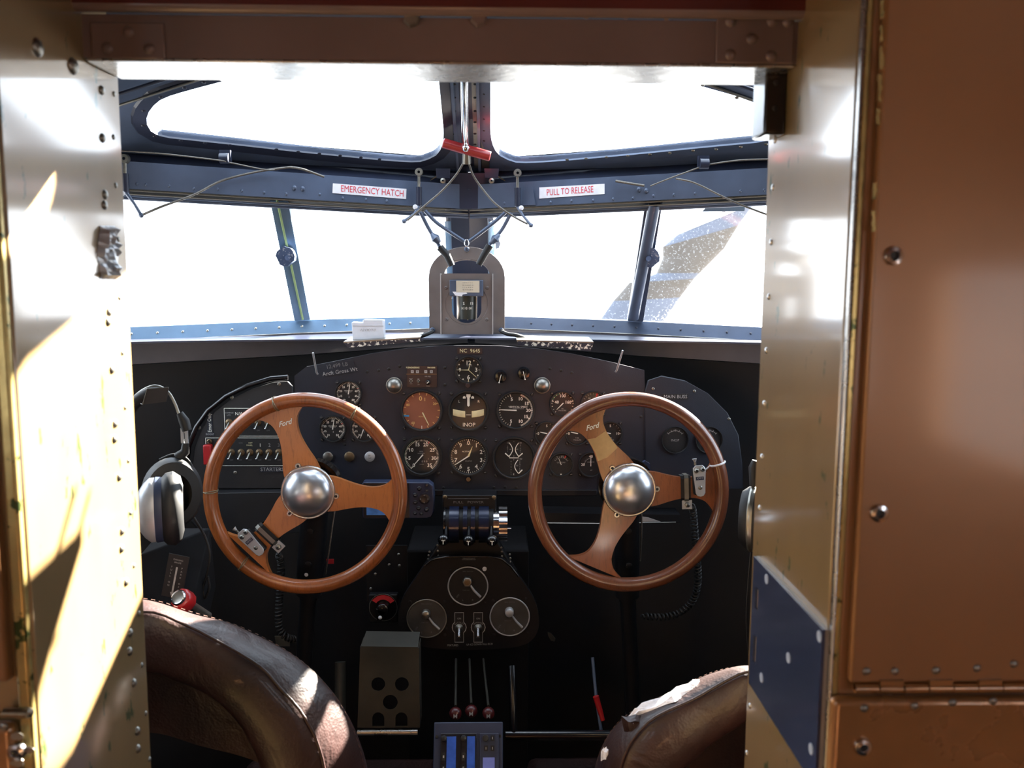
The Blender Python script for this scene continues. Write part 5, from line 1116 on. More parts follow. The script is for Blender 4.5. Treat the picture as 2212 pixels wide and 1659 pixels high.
for px, w_, lab in ((992, 'BATTERY', 'battery toggle switch with white outlined legend between the magneto dials'), (1033, 'GENERATOR', 'generator toggle switch with white outlined legend between the magneto dials')):
    t = thing('toggle_switch', lab, 'switch', face(P(px, 1355, YM)), 'pedestal toggle switches')
    mb = MB(); k = sM
    op = [(-10, 34), (10, 34), (10, 13)] + [(16 * cos(rad(a)), 16 * sin(rad(a))) for a in (50, 25, 0, -25, -50)] + [(10, -13), (10, -34), (-10, -34), (-10, -13)] + [(-16 * cos(rad(a)), 16 * sin(rad(a))) for a in (-50, -25, 0, 25, 50)] + [(-10, 13)]
    o1 = [V((x * k, y * k, 0)) for x, y in op]; o2 = [V((x * k * .90 if abs(x) > 1 else x * k, y * k * (.965 if abs(y) > 20 else .93), 0)) for x, y in op]
    mb.prism([o1, o2], .0006, .0012, 'grey'); mb.prism(o2, .0004, .0008, 'dial')
    mb.text('ON', 0, 20 * k, 4 * k, 'grey', z=.0013); mb.text('OFF', 0, -22 * k, 3.4 * k, 'dim', z=.0013)
    for i, ch in enumerate(w_): a = rad(140 - 100 * i / (len(w_) - 1)); mb.text(ch, 11.5 * k * cos(a), 11.5 * k * sin(a), 2.8 * k, 'grey', z=.0013, rot=a - pi / 2)
    mb.build('legend_plate', t)
    mb = MB(); mb.lathe([(8.5 * k, .001), (8.5 * k, .003), (6 * k, .005), (3.5 * k, .008), (3 * k, .008)], 'steel', 20); mb.build('collar_nut', t)
    mb = MB(); mb.cyl(V((0, 1 * k, .006)), V((0, -13 * k, .017)), 2.2 * k, 'chrome', 3.3 * k, 12); mb.ball((0, -13 * k, .017), 3.3 * k, 'chrome', 12); mb.build('lever', t)
# pedestal behind, with rivets
pd = thing('center_pedestal', 'black riveted centre pedestal carrying the throttles and magneto panel', 'pedestal', V((0, 1.97, 0)))
mb = MB(); mb.slab([V((P(885, 1300, 1.98).x, 1.925, 0)), V((P(1140, 1300, 1.98).x, 1.925, 0)), V((P(1140, 1300, 1.98).x, 1.925, P(1012, 1190, 1.92).z)), V((P(885, 1300, 1.98).x, 1.925, P(1012, 1190, 1.92).z))], V((0, .2, 0)), 'matte'); mb.build('pedestal_body', pd, world=True, bev=.004)
rivets(pd, [P(x, y, 1.883) for x, y in [(945, 1178), (946, 1190), (947, 1201), (928, 1192), (926, 1200), (925, 1208), (1083, 1183), (1084, 1192), (1084, 1202), (1101, 1198), (1102, 1206), (1102, 1214)]], ny, .0028, 'alud', h=.8)
rivets(pd, [P(x, y, 1.95) for x, y in [(861, 1198), (841, 1220), (863, 1222), (811, 1217), (811, 1240), (801, 1272), (800, 1287)]], ny, .0036, 'alud', h=.8)
mb = MB(); a = P(790, 1180, 1.955); b = P(880, 1300, 1.955); mb.box(((a.x + b.x) / 2, 1.962, (a.z + b.z) / 2), (b.x - a.x, .006, a.z - b.z), 'black2'); mb.build('side_skin', pd, world=True)
# fuel selector
sS = mpx(1310, 1.90)
t = thing('selector_valve', 'round black selector with red arc left of the magneto panel', 'selector', face(P(828, 1312, 1.90)))
mb = MB(); mb.box((0, -4 * sS, -.012), (62 * sS, 64 * sS, .02), 'black2'); mb.build('mount_plate', t, bev=.003)
mb = MB(); mb.lathe([(0, .001), (30 * sS, .001), (31 * sS, -.001), (31 * sS, -.004)], 'blackgl', 40)
rr = [[V((cos(rad(a)) * q * sS, sin(rad(a)) * q * sS, .002)) for a in range(32, 150, 6)] for q in (18, 28.5)]; mb.loft(rr, 'redmark', smooth=False); mb.torus(30 * sS, .0007, 'steel', n=48, k=6, c=(0, 0, .001)); mb.build('dial', t)
mb = MB(); mb.lathe([(14 * sS, .002), (13 * sS, .016), (10 * sS, .018), (0, .018)], 'blackgl', 24); mb.slab([V((-14 * sS, 4 * sS, .004)), V((6 * sS, -4 * sS, .004)), V((-2 * sS, -24 * sS, .004)), V((-12 * sS, -22 * sS, .004))], V((0, 0, .014)), 'blackgl'); mb.build('pointer_knob', t, bev=.001)
mb = MB(); mb.lathe([(0, .0215), (3.8 * sS, .0195), (4.2 * sS, .018)], 'placard', 14, X=Matrix.Translation((-5 * sS, -16 * sS, 0))); mb.build('white_rivet', t)

# ------------------------------------------------------------------ GPS
YG = 1.88; sG = mpx(1080, YG)
t = thing('gps_receiver', 'blue-grey panel mounted GPS with keypad beside the right edge of the left wheel', 'GPS', face(P(860, 1081, YG)))
mb = MB(); o_ = [(-74, 40), (40, 40), (66, 40), (76, 32), (78, 5), (77, -25), (72, -38), (62, -41), (-74, -41), (-78, -36), (-78, 36)]
mb.prism([V((x * sG, y * sG, 0)) for x, y in o_], -.03, 0, 'bluegrey'); mb.build('case', t, bev=.003, seg=3)
mb = MB(); mb.box((-25 * sG, 0, .0006), (98 * sG, 76 * sG, .0012), 'gpsblk'); mb.build('screen_bezel', t)
mb = MB(); mb.box((-35 * sG, -3 * sG, .0014), (66 * sG, 58 * sG, .001), 'scrgps'); mb.build('screen', t)
mb = MB(); mb.text('GPSmap 696', -46 * sG, 30 * sG, 4 * sG, 'grey', z=.0016); mb.build('lettering', t)
kb = [(62, 34, 3.4), (46, 26, 5), (62, 22, 3.4), (37, 12, 5), (37, -4, 5), (44, -17, 5), (61, -20, 5), (36, -28, 4), (50, -29, 4)]
for x, y, r_k in kb:
    mb = MB(); mb.lathe([(r_k * sG, 0), (r_k * sG, .002), (r_k * .8 * sG, .003), (0, .0032)], 'gpsblk', 16, X=Matrix.Translation((x * sG, y * sG, 0))); mb.box((x * sG, y * sG, .0034), (r_k * .9 * sG, r_k * .4 * sG, .0002), 'dim'); mb.build('key', t)
mb = MB(); mb.lathe([(12 * sG, 0), (12 * sG, .003), (9 * sG, .004), (6 * sG, .0035), (0, .0035)], 'gpsblk', 28, X=Matrix.Translation((56.5 * sG, 4 * sG, 0)))
for a in range(4): mb.box((56.5 * sG + 8 * sG * cos(a * pi / 2), 4 * sG + 8 * sG * sin(a * pi / 2), .0045), (2 * sG, 2 * sG, .0003), 'grey')
mb.build('rocker_pad', t)

# ------------------------------------------------------------------ metal tray with holes
YT = 1.74; 
t = thing('perforated_tray', 'dull grey sheet-metal tray with three round holes standing on the floor left of the radios', 'tray', V((P(840, 1590, YT).x, YT, P(840, 1590, YT).z)))
def TP(x, y, d=0): return P(x, y, YT - d)
def circ(cx_, cy_, r_): return [TP(cx_ + r_ * cos(2 * pi * i / 20), cy_ + r_ * sin(2 * pi * i / 20)) for i in range(20)]
def ucut(cx_, cy_): return [TP(cx_ + 13 * cos(pi * i / 10), cy_ - 4 - 13 * sin(pi * i / 10)) for i in range(11)] + [TP(cx_ - 13, cy_ + 13), TP(cx_ + 13, cy_ + 13)]
mb = MB(); mb.slab([[TP(780, 1398), TP(903, 1400), TP(905, 1572), TP(774, 1572)], circ(817, 1478, 15), circ(868, 1478, 15), circ(843, 1517, 16), ucut(817, 1556), ucut(867, 1556)], V((0, .002, 0)), 'tray')
mb.build('perforated_sheet', t, world=True)
mb = MB(); mb.slab([TP(780, 1398), TP(903, 1400), TP(903, 1400) + V((0, .05, .012)), TP(784, 1398) + V((0, .05, .012))], V((0, 0, .002)), 'tray'); mb.slab([TP(780, 1398), TP(774, 1572), TP(774, 1572) + V((0, .05, 0)), TP(780, 1398) + V((0, .05, 0))], V((-.002, 0, 0)), 'tray'); mb.slab([TP(903, 1400), TP(905, 1572), TP(905, 1572) + V((0, .05, 0)), TP(903, 1400) + V((0, .05, 0))], V((.002, 0, 0)), 'tray'); mb.build('side_flange', t, world=True)
mb = MB(); mb.cyl(TP(772, 1582), TP(902, 1581), .0058, 'alu', n=16); mb.build('bottom_rod', t, world=True)

# ------------------------------------------------------------------ mixture levers
for a, b, lab, cm in (((985, 1424), (984, 1541), 'dark red mixture knob marked M, left of three', 'M'), ((1014, 1424), (1018, 1536), 'dark red mixture knob marked M, middle of three, slightly higher', 'M'), ((1044, 1424), (1055, 1541), 'dark red mixture knob marked M, right of three', 'M')):
    t = thing('mixture_lever', lab, 'lever', P(*b, 1.66), 'mixture levers')
    mb = MB(); mb.tube([P(*a, 1.925), P(*a, 1.84), P((a[0] + b[0]) / 2, (a[1] + b[1]) / 2 - 6, 1.78), P(b[0], b[1] - 16, 1.69)], .0026, 'tubeol', 8); mb.build('rod', t, world=True)
    c = P(*b, 1.665); mb = MB(); mb.ball(c, .0125, 'darkred', 20); kn = mb.build('knob', t, world=True)
    mb = MB(); mb.text('M', 0, 0, .0078, 'grey', face(c - V((0, .0127, 0)), .2), bold=.02); mb.build('letter', kn, world=True)
for x in (975, 1005, 1033):
    pass
# ------------------------------------------------------------------ radio stack
XR_ = basis(P(1011, 1663, 1.50), V((0, -.86, .5))); sR = mpx(1620, 1.5) * 1.02
t = thing('radio_stack', 'blue-lit radio and transponder stack at the bottom centre of the view', 'radio', XR_)
top = 74; 
mb = MB(); mb.box((0, -30 * sR, -.05), (149 * sR, 250 * sR, .1), 'bluegrey'); mb.build('rack', t, bev=.002)
mb = MB(); _c = P(1011, 1652, 1.50); mb.box((_c.x, _c.y + .06, _c.z / 2 - .07), (.10, .09, _c.z - .14), 'matte'); mb.build('stand', t, world=True)
for x0_, w_ in ((-60, 48), (-18, 36), (24, 42)):
    mb = MB(); mb.box(((x0_ + w_ / 2) * sR, -28 * sR, .003), (w_ * sR * .97, 200 * sR, .006), 'gpsblk' if x0_ < 20 else 'bluegrey'); mb.build('unit_face', t, bev=.001)
for x, w_, m_, y1, y0_ in ((-36, 20, 'scrrad', 66, -120), (6, 17, 'scrrad', 66, -120), (44, 25, 'scrlt', 24, -80)):
    mb = MB(); mb.box((x * sR, (y1 + y0_) / 2 * sR, .0068), (w_ * sR, (y1 - y0_) * sR, .0016), m_); mb.build('display', t)
for x in (-52, -10):
    mb = MB(); mb.lathe([(6.5 * sR, .006), (6 * sR, .016), (4 * sR, .017), (0, .017)], 'rubber', 18, X=Matrix.Translation((x * sR, 62 * sR, 0))); mb.build('knob', t)
    for i, yy in enumerate((26, 4, -10, -24, -40)):
        mb = MB(); mb.box((x * sR, yy * sR, .0075), (8 * sR, (9 if i else 16) * sR, .003), 'rubber'); mb.box((x * sR, yy * sR, .0092), (2.5 * sR, 5 * sR, .0004), 'grey'); mb.build('key', t)
mb = MB(); mb.lathe([(7 * sR, .006), (6.4 * sR, .016), (0, .017)], 'rubber', 18, X=Matrix.Translation((37 * sR, 62 * sR, 0))); mb.build('knob', t)
for x, y in ((52, 62), (38, 42), (52, 42)):
    mb = MB(); mb.box((x * sR, y * sR, .0075), (8 * sR, 11 * sR, .003), 'rubber'); mb.box((x * sR, y * sR, .0092), (1.2 * sR, 5 * sR, .0004), 'grey'); mb.build('key', t)
mb = MB()
for x in (-68, 68): mb.lathe([(0, .0012), (3 * sR, .001), (3.3 * sR, 0)], 'rubber', 14, X=Matrix.Translation((x * sR, 66 * sR, 0)))
mb.build('corner_screw', t)

# ------------------------------------------------------------------ floor tubes, rudder bar, grips
mb = MB(); mb.tube([P(1092, 1588, 1.75), P(1320, 1588, 1.75)], .0105, 'blackgl', 16); mb.tube([P(1110, 1588, 1.75), P(1108, 1500, 1.78), P(1106, 1440, 1.82)], .0085, 'blackgl', 14)
tag(mb.build('rudder_pedal_bar'), 'glossy dark tube bar low right of the radios', 'bar')
t = thing('hand_pump_lever', 'thin dark lever with a red grip low between pedestal and right column', 'lever', P(1300, 1588, 1.78))
mb = MB(); mb.tube([P(1280, 1420, 1.83), P(1287, 1500, 1.80), P(1300, 1588, 1.77)], .0036, 'navy', 8); mb.build('rod', t, world=True)
mb = MB(); mb.tube([P(1287, 1504, 1.79), P(1296, 1535, 1.785), P(1302, 1556, 1.78)], [.0068, .0062, .005], 'red', 12); mb.build('grip', t, world=True)
mb = MB(); mb.slab([P(x, y, 2.29) for x, y in [(1183, 1366), (1190, 1368), (1200, 1380), (1198, 1386), (1190, 1384), (1184, 1374)]], V((0, .004, 0)), 'tray'); tag(mb.build('cable_clip'), 'small pale metal clip right of the magneto panel', 'clip')
mb = MB(); mb.tube([P(735, 1430, 1.86), P(735, 1659, 1.80)], .012, 'tubeol' if 'tubeol' in M else 'black2', 14); tag(mb.build('floor_tube'), 'dull dark vertical tube left of the perforated tray', 'tube')
mb = MB(); mb.slab([P(x, y, 1.86) for x, y in [(705, 1208), (721, 1208), (721, 1218), (706, 1218)]], V((0, .002, 0)), 'redmark'); tag(mb.build('red_tag'), 'small red tag right of the left control column', 'tag')
mb = MB(); mb.slab([P(x, y, 1.88) for x, y in [(593, 1374), (626, 1374), (626, 1396), (597, 1396)]], V((0, .002, 0)), 'tray'); tag(mb.build('metal_plate'), 'small grey plate beside the foot of the left coiled cord', 'plate')
mb = MB(); mb.slab([P(x, y, 1.88) for x, y in [(1386, 1116), (1400, 1118), (1427, 1127), (1387, 1127)]], V((0, .002, 0)), 'silverpl'); tag(mb.build('paper_corner'), 'pale paper corner behind the right column below its hub', 'paper')
# dark boxes and shelves under the panels
t = thing('under_panel_box', 'scuffed black box under the left switch panel', 'box', P(540, 1160, 1.92))
mb = MB(); mb.slab([P(x, y, 1.92) for x, y in [(400, 1066), (652, 1062), (652, 1150), (560, 1158), (440, 1160), (404, 1120)]], V((0, .05, 0)), 'scuff' if 'scuff' in M else 'black2'); mb.build('box_body', t, world=True, bev=.004)
t = thing('map_shelf', 'thin black shelf with worn bright edge behind the right wheel', 'shelf', P(1250, 1130, 1.93))
mb = MB(); mb.slab([P(x, y, 1.935) for x, y in [(1170, 1108), (1300, 1110), (1470, 1112), (1470, 1130), (1170, 1128)]], V((0, .06, 0)), 'black2'); mb.build('shelf_body', t, world=True)
mb = MB(); mb.tube([P(1180, 1130, 1.934), P(1300, 1131, 1.934), P(1460, 1128, 1.934)], .0012, 'alud', 6); mb.build('worn_edge', t, world=True)
# ------------------------------------------------------------------ compass on its arch bracket
YC = 2.05; sC = mpx(650, YC)
Xc = face(P(1008, 722, YC)); t = thing('magnetic_compass', 'grey boxed magnetic compass in an arched bracket at the centre of the windscreen', 'compass', Xc)
def c2(pts): return [V(((x - 1008) * sC, (722 - y) * sC, 0)) for x, y in pts]
arch_o = [(926, 722), (925, 600)] + [(1008 - 82.5 * cos(rad(a)), 597 - 64 * sin(rad(a))) for a in range(10, 171, 10)] + [(1091, 600), (1091, 722)]
arch_i = [(953, 722), (953, 600)] + [(1008 - 50 * cos(rad(a)), 597 - 35 * sin(rad(a))) for a in range(10, 171, 10)] + [(1063, 600), (1063, 722)]
mb = MB(); mb.prism(c2(arch_o) + list(reversed(c2(arch_i))), -.035, -.020, 'compgrey'); mb.build('arch_bracket', t, bev=.0015)
mb = MB(); circ_ = [V(((1008 - 1008) * sC + 46 * sC * cos(2 * pi * i / 40), (722 - 656) * sC + 46 * sC * sin(2 * pi * i / 40), 0)) for i in range(40)]
mb.prism([c2([(954, 722), (1063, 722), (1063, 591), (954, 591)]), circ_], -.002, 0, 'compgrey'); 
mb.prism([c2([(954, 722), (1063, 722), (1063, 591), (954, 591)]), circ_], -.045, -.002, 'compgrey'); mb.build('face_plate', t)
for x in (952.5, 1064.5):
    mb = MB(); mb.box(((x - 1008) * sC, (722 - 656.5) * sC, -.012), (2.4 * sC, 131 * sC, .034), 'silverpl'); mb.build('bright_edge_strip', t)
uo = [(968 + 40 - 40 * 1.0, 0)]
U = [(976, 640), (1040, 640), (1040, 668)] + [(1008 + 32 * cos(rad(a)), 668 + 30 * sin(rad(a))) for a in range(12, 169, 12)] + [(976, 668)]
circ2 = [V((45.6 * sC * cos(2 * pi * i / 40), (722 - 656) * sC + 45.6 * sC * sin(2 * pi * i / 40), 0)) for i in range(40)]
mb = MB(); mb.prism([circ2, c2(U)], -.012, -.0012, 'compgrey'); mb.build('front_ring', t)
mb = MB(); cz = -.020; cy_ = (722 - 664) * sC
mb.lathe([(.0235, -.028), (.0240, .028)], 'compcard', 40, X=Matrix.Translation((0, cy_, cz - .004)) @ Matrix.Rotation(-pi / 2, 4, 'X')); 
for i in range(-4, 5):
    a = i * .13; mb.box((.0246 * sin(a), cy_ - .002, cz - .004 + .0246 * cos(a)), (.0008, .0045 if i % 2 else .0065, .0008), 'white')
mb.text('S', -.0065, cy_ + .0090, .0070, 'white', z=cz + .0216); mb.text('15', .0115, cy_ + .0090, .0060, 'white', z=cz + .0200)
mb.build('compass_card', t)
for dx in (-17, 2, 20):
    mb = MB(); mb.box((dx * sC, (722 - 667) * sC, -.0135 + (.0 if dx else .0)), ((4 if abs(dx) > 5 else 2.6) * sC, 50 * sC, .0015), 'silverpl' if abs(dx) > 5 else 'cream'); mb.build('lubber_line', t)
mb = MB(); mb.box(((1008 - 1008) * sC, (722 - 622) * sC, .004), (72 * sC, 34 * sC, .010), 'navy'); mb.build('card_holder', t, bev=.001)
mb = MB(); mb.box((3 * sC, (722 - 619) * sC, .0096), (50 * sC, 25 * sC, .0008), 'cardpaper'); mb.slab([V((x * sC, (722 - y) * sC, .0093)) for x, y in [(-30, 630), (-2, 630), (2, 634), (-8, 636), (-10, 640), (-24, 638)]], V((0, 0, .0006)), 'placard')
for r_k, y in enumerate((611, 616, 621, 626)):
    mb.text(('N  03  06   E  12  15', '000 028 058 087 118', 'S  21  24   W  30  33', '182 213 242 268 300')[r_k], 3 * sC, (722 - y) * sC, 2.4 * sC, 'dim', z=.0102, sx=.8)
mb.build('correction_card', t)
screws(t, [WM[t.name] @ V(((x - 1008) * sC, (722 - y) * sC, 0)) for x, y in [(964, 622), (1053, 622), (965, 690), (1052, 690)]], ny, .0042, 'compgrey', h=.3)
screws(t, [WM[t.name] @ V(((x - 1008) * sC, (722 - y) * sC, -.018)) for x, y in [(933, 714), (1083, 714), (1008, 539)]], ny, .0062, 'navy', name='bracket_bolt', h=.5)
mb = MB(); mb.torus(.0062, .0016, 'chrome', X=face(V((0, 0, 0)), 0, 0), n=24, k=8); 
# ------------------------------------------------------------------ cords and cables around the beam
def cab(lab, pts, r=.0016, m='cable', name='cable', cat='cable'):
    mb = MB(); mb.tube(bez([P(*p) for p in pts], 8), r, m, 8); return tag(mb.build(name), lab, cat)
cab('steel release cable curving from the hatch handle down to the left latch arm', [(1002, 350, 1.95), (985, 378, 1.97), (955, 412, 1.98), (920, 442, 1.98), (880, 476, 1.98)], .0022)
cab('steel release cable curving from the hatch handle down to the right latch arm', [(1012, 350, 1.95), (1022, 378, 1.97), (1040, 405, 1.98), (1070, 440, 1.98), (1110, 468, 1.98), (1140, 484, 1.98)], .0022)
cab('long steel cable bowing from the far left latch arm up along the beam', [(308, 464, 1.80), (350, 446, 1.80), (420, 420, 1.83), (480, 390, 1.86), (560, 370, 1.89), (628, 361, 1.90)], .0024)
cab('thin cable running along the left beam to a clip', [(262, 326, 1.80), (350, 332, 1.80), (470, 346, 1.82), (500, 352, 1.84), (570, 366, 1.88), (600, 366, 1.9)], .0015)
cab('frayed cable end lying on the left beam', [(628, 361, 1.90), (655, 366, 1.90), (700, 382, 1.92)], .0026)
cab('thin cable running along the right beam to a clip', [(1660, 344, 1.78), (1600, 346, 1.80), (1540, 354, 1.82), (1510, 362, 1.84), (1440, 388, 1.86), (1405, 402, 1.88)], .0016)
cab('bare cable ferrule piece lying at the right beam bolts', [(1330, 391, 1.93), (1360, 396, 1.92), (1392, 401, 1.91)], .0028)
cab('cable drooping across the right outer windscreen pane', [(1460, 386, 1.83), (1500, 395, 1.82), (1560, 424, 1.80), (1605, 444, 1.79), (1658, 464, 1.78)], .0019)
for pts, lab in (([(873, 478, 1.98), (895, 462, 2.0), (905, 444, 2.02)], 'left bent latch arm under the beam beside the centre post'), ([(1147, 487, 1.98), (1130, 466, 2.0), (1118, 446, 2.02)], 'right bent latch arm under the beam beside the centre post'), ([(305, 465, 1.80), (290, 440, 1.80), (272, 415, 1.80)], 'far left latch arm hanging below the beam next to the doorway')):
    t = thing('latch_arm', lab, 'latch', P(*pts[0])); mb = MB(); mb.tube([P(*p) for p in pts], [.0036, .003, .0044], 'navy', 8); mb.ball(P(*pts[0]), .0052, 'navy', 12); mb.build('arm', t, world=True)
    x, y = pts[2][0], pts[2][1]; up = [(x, y, pts[2][2]), (x - (0 if x > 300 else 2), y - 50, pts[2][2])]
    mb = MB(); mb.tube([P(*up[0]), P(up[1][0], up[1][1] + 10, up[1][2])], .0068, 'navyd', 14); mb.build('turnbuckle', t, world=True)
    mb = MB(); mb.tube([P(up[1][0], up[1][1] + 12, up[1][2]), P(up[1][0], up[1][1] - 14, up[1][2])], .0036, 'steel', 10); mb.lathe([(.003, .006), (.0085, .006), (.0095, 0), (.0095, -.004)], 'steel', 18, X=basis(P(up[1][0], up[1][1] - 22, up[1][2]), V((0, -1, 0)))); mb.build('clevis', t, world=True)
    mb = MB(); mb.lathe([(0, .004), (.0045, .003), (.0055, 0)], 'placard', 14, X=basis(P(x - 8 * (1 if x < 1000 else -1), y + 3, pts[2][2] - .012), V((0, -1, 0)))); mb.build('pin', t, world=True)
for px, lab in ((957, 'bright eye bolt left under the roof beam'), (1062, 'bright eye bolt right under the roof beam')):
    t = thing('eye_bolt', lab, 'bolt', P(px, 391, 2.03), 'eye bolts'); mb = MB(); mb.lathe([(.002, .008), (.0058, .007), (.0066, 0)], 'steel', 18, X=basis(P(px, 391, 2.03), V((0, -1, 0)))); mb.build('bolt_head', t, world=True)
    s_ = -1 if px < 1000 else 1; mb = MB(); mb.tube([P(px, 372, 2.05), P(px - 40 * s_ * -1, 402 - 4, 2.07)], .0012, 'brass', 6); mb.slab([P(px - 16 * (1 if s_ > 0 else 1), 364, 2.045), P(px + 16, 364, 2.045), P(px + 14, 384, 2.045), P(px - 14, 384, 2.045)], V((0, .006, 0)), 'navyd'); mb.build('bracket', t, world=True)
# bungee cords from the latches to the compass
for pts, w_, lab in (([(908, 458, 2.0), (925, 492, 2.01), (942, 520, 2.01), (950, 534, 2.0)], 0, 'dark strap ending in a sleeve, left side of the compass'), ([(1104, 460, 2.0), (1085, 495, 2.01), (1068, 515, 2.01), (1056, 532, 2.0)], 1, 'dark strap ending in a sleeve, right side of the compass')):
    t = thing('compass_strap', lab, 'strap', P(*pts[0])); mb = MB(); mb.tube(bez([P(*p) for p in pts], 6), .0042, 'navy', 10); mb.build('cord', t, world=True)
    e = [(950, 534, 2.0), (966, 552, 2.0), (976, 574, 2.0)] if not w_ else [(1058, 530, 2.0), (1046, 550, 2.0), (1034, 572, 2.0)]
    mb = MB(); mb.tube([P(*p) for p in e], [.0085, .0080, .0072], 'rubber', 12); mb.build('sleeve', t, world=True)
    k = [(933, 506, 2.0), (948, 524, 2.0)] if not w_ else [(1078, 508, 2.0), (1062, 524, 2.0)]
    mb = MB(); mb.tube([P(*k[0]), P((k[0][0] + k[1][0]) / 2, (k[0][1] + k[1][1]) / 2, 1.995), P(*k[1])], [.005, .0105, .006], 'navy', 8); mb.build('tape_wrap', t, world=True)
    if w_: mb = MB(); mb.slab([P(x, y, 1.99) for x, y in [(1070, 519), (1077, 517), (1081, 526), (1078, 536), (1071, 538)]], V((0, .002, 0)), 'pale'); mb.build('tape_flag', t, world=True)
cab('dark cord from the left latch to the top of the compass arch', [(918, 455, 2.01), (942, 480, 2.01), (975, 503, 2.01), (1004, 522, 2.01)], .0042, 'navy', 'cord', 'cord')
cab('dark cord from the right latch to the top of the compass arch', [(1092, 458, 2.01), (1070, 478, 2.01), (1038, 503, 2.01), (1012, 522, 2.01)], .0042, 'navy', 'cord', 'cord')
t = thing('snap_link', 'small chrome ring link at the top of the compass arch', 'ring', P(1008, 524, 2.0)); mb = MB(); mb.torus(.0075, .0014, 'chrome', X=face(P(1008, 525, 2.0)) @ Matrix.Scale(.65, 4, (1, 0, 0)), n=28, k=8); mb.build('ring', t, world=True)
for px, py, lab, yy in ((485, 342, 'small dark saddle clip holding the cable on the left beam', 1.835), (1521, 354, 'small dark saddle clip holding the cable on the right beam', 1.825)):
    mb = MB(); c = P(px, py, yy); mb.cyl(c - V((.009, 0, 0)), c + V((.009, 0, 0)), .0105, 'navyd', n=20); mb.box(tuple(c + V((0, .008, .006))), (.022, .012, .022), 'navyd'); tag(mb.build('cable_clip'), lab, 'clip')
# small coiled lamp leads at the compass feet
cab('short black lead at the left foot of the compass', [(935, 716, 2.03), (922, 722, 2.02), (905, 728, 2.02), (895, 732, 2.03)], .0045, 'rubber', 'lead', 'lead')
cab('short black lead at the right foot of the compass', [(1083, 716, 2.03), (1098, 722, 2.02), (1115, 724, 2.02), (1134, 730, 2.03)], .0045, 'rubber', 'lead', 'lead')

# ------------------------------------------------------------------ headset hanging on the left
t = thing('headset', 'black and silver aviation headset hanging at the left beside the doorway', 'headset', P(370, 1180, 1.55)); YH = 1.55
mb = MB(); mb.tube(bez([P(*p, YH + .03) for p in [(262, 890), (285, 862), (312, 841), (338, 834), (362, 846), (378, 872), (390, 905), (400, 935)]], 8), .0026, 'steel', 8); mb.build('headband_wire', t, world=True)
mb = MB(); mb.tube(bez([P(*p, YH + .02) for p in [(268, 905), (290, 872), (318, 852), (345, 850)]], 8), [.011] * 25, 'rubber', 12); mb.build('headband_pad', t, world=True)
mb = MB(); mb.tube([P(388, 892, YH), P(398, 910, YH), P(404, 930, YH)], [.006, .0095, .0085], 'rubber', 10); mb.build('slider', t, world=True)
mb = MB()
for x in (394, 403): mb.box(tuple(P(x, 941, YH)), (.0048, .004, .027), 'silverpl')
mb.build('adjuster', t, world=True)
mb = MB(); mb.tube([P(401, 957, YH), P(400, 975, YH), P(385, 988, YH)], [.006, .008, .010], 'rubber', 10); mb.tube(bez([P(*p, YH) for p in [(345, 993), (375, 982), (402, 990), (418, 1015), (423, 1045), (418, 1075)]], 6), .0024, 'rubber', 8); mb.build('yoke', t, world=True)
B = basis(P(368, 1062, YH), V((.55, -1, .1)))
mb = MB(); mb.lathe([(0, .0), (.040, .0), (.048, .008), (.052, .022), (.046, .036), (.030, .040)], 'rubber', 36, X=B @ Matrix.Scale(1.22, 4, (0, 1, 0))); mb.build('far_ear_cup', t, world=True)
B = basis(P(352, 1100, YH - .06), V((-1, -.32, .0)))
mb = MB(); mb.lathe([(.030, -.034), (.043, -.030), (.050, -.018), (.048, -.006), (.043, .0)], 'rubber', 40, X=B @ Matrix.Scale(1.3, 4, (0, 1, 0))); mb.build('ear_cushion', t, world=True)
mb = MB(); mb.lathe([(.043, -.002), (.044, .010), (.041, .014)], 'bluegrey', 40, X=B @ Matrix.Scale(1.3, 4, (0, 1, 0))); mb.build('cup_ring', t, world=True)
mb = MB(); mb.lathe([(.043, .012), (.043, .020), (.036, .030), (.024, .040), (0, .042)], 'silverpl', 40, X=B @ Matrix.Scale(1.3, 4, (0, 1, 0))); o = mb.build('silver_cup', t, world=True); o['label'] = 'silver outer ear cup shell'
mb = MB(); mb.slab([P(x, y, YH - .02) for x, y in [(318, 840), (364, 837), (359, 868), (308, 874)]], V((0, .002, 0)), 'hook'); mb.tube([P(318, 840, YH - .021), P(308, 874, YH - .021), P(304, 872, YH - .02)], .001, 'alud', 6)
mb.tube([P(318, 840, YH - .021), P(364, 837, YH - .021)], .001, 'alud', 6)
tag(mb.build('hanger_plate'), 'worn metal hanger plate the left headset hangs from', 'bracket')
cab('black microphone cable hanging below the left headset', [(405, 1103, 1.56), (420, 1120, 1.56), (443, 1160, 1.57), (453, 1195, 1.57), (450, 1228, 1.57), (446, 1245, 1.57), (438, 1272, 1.57), (443, 1292, 1.57), (452, 1270, 1.57), (449, 1245, 1.57)], .0024, 'rubber')
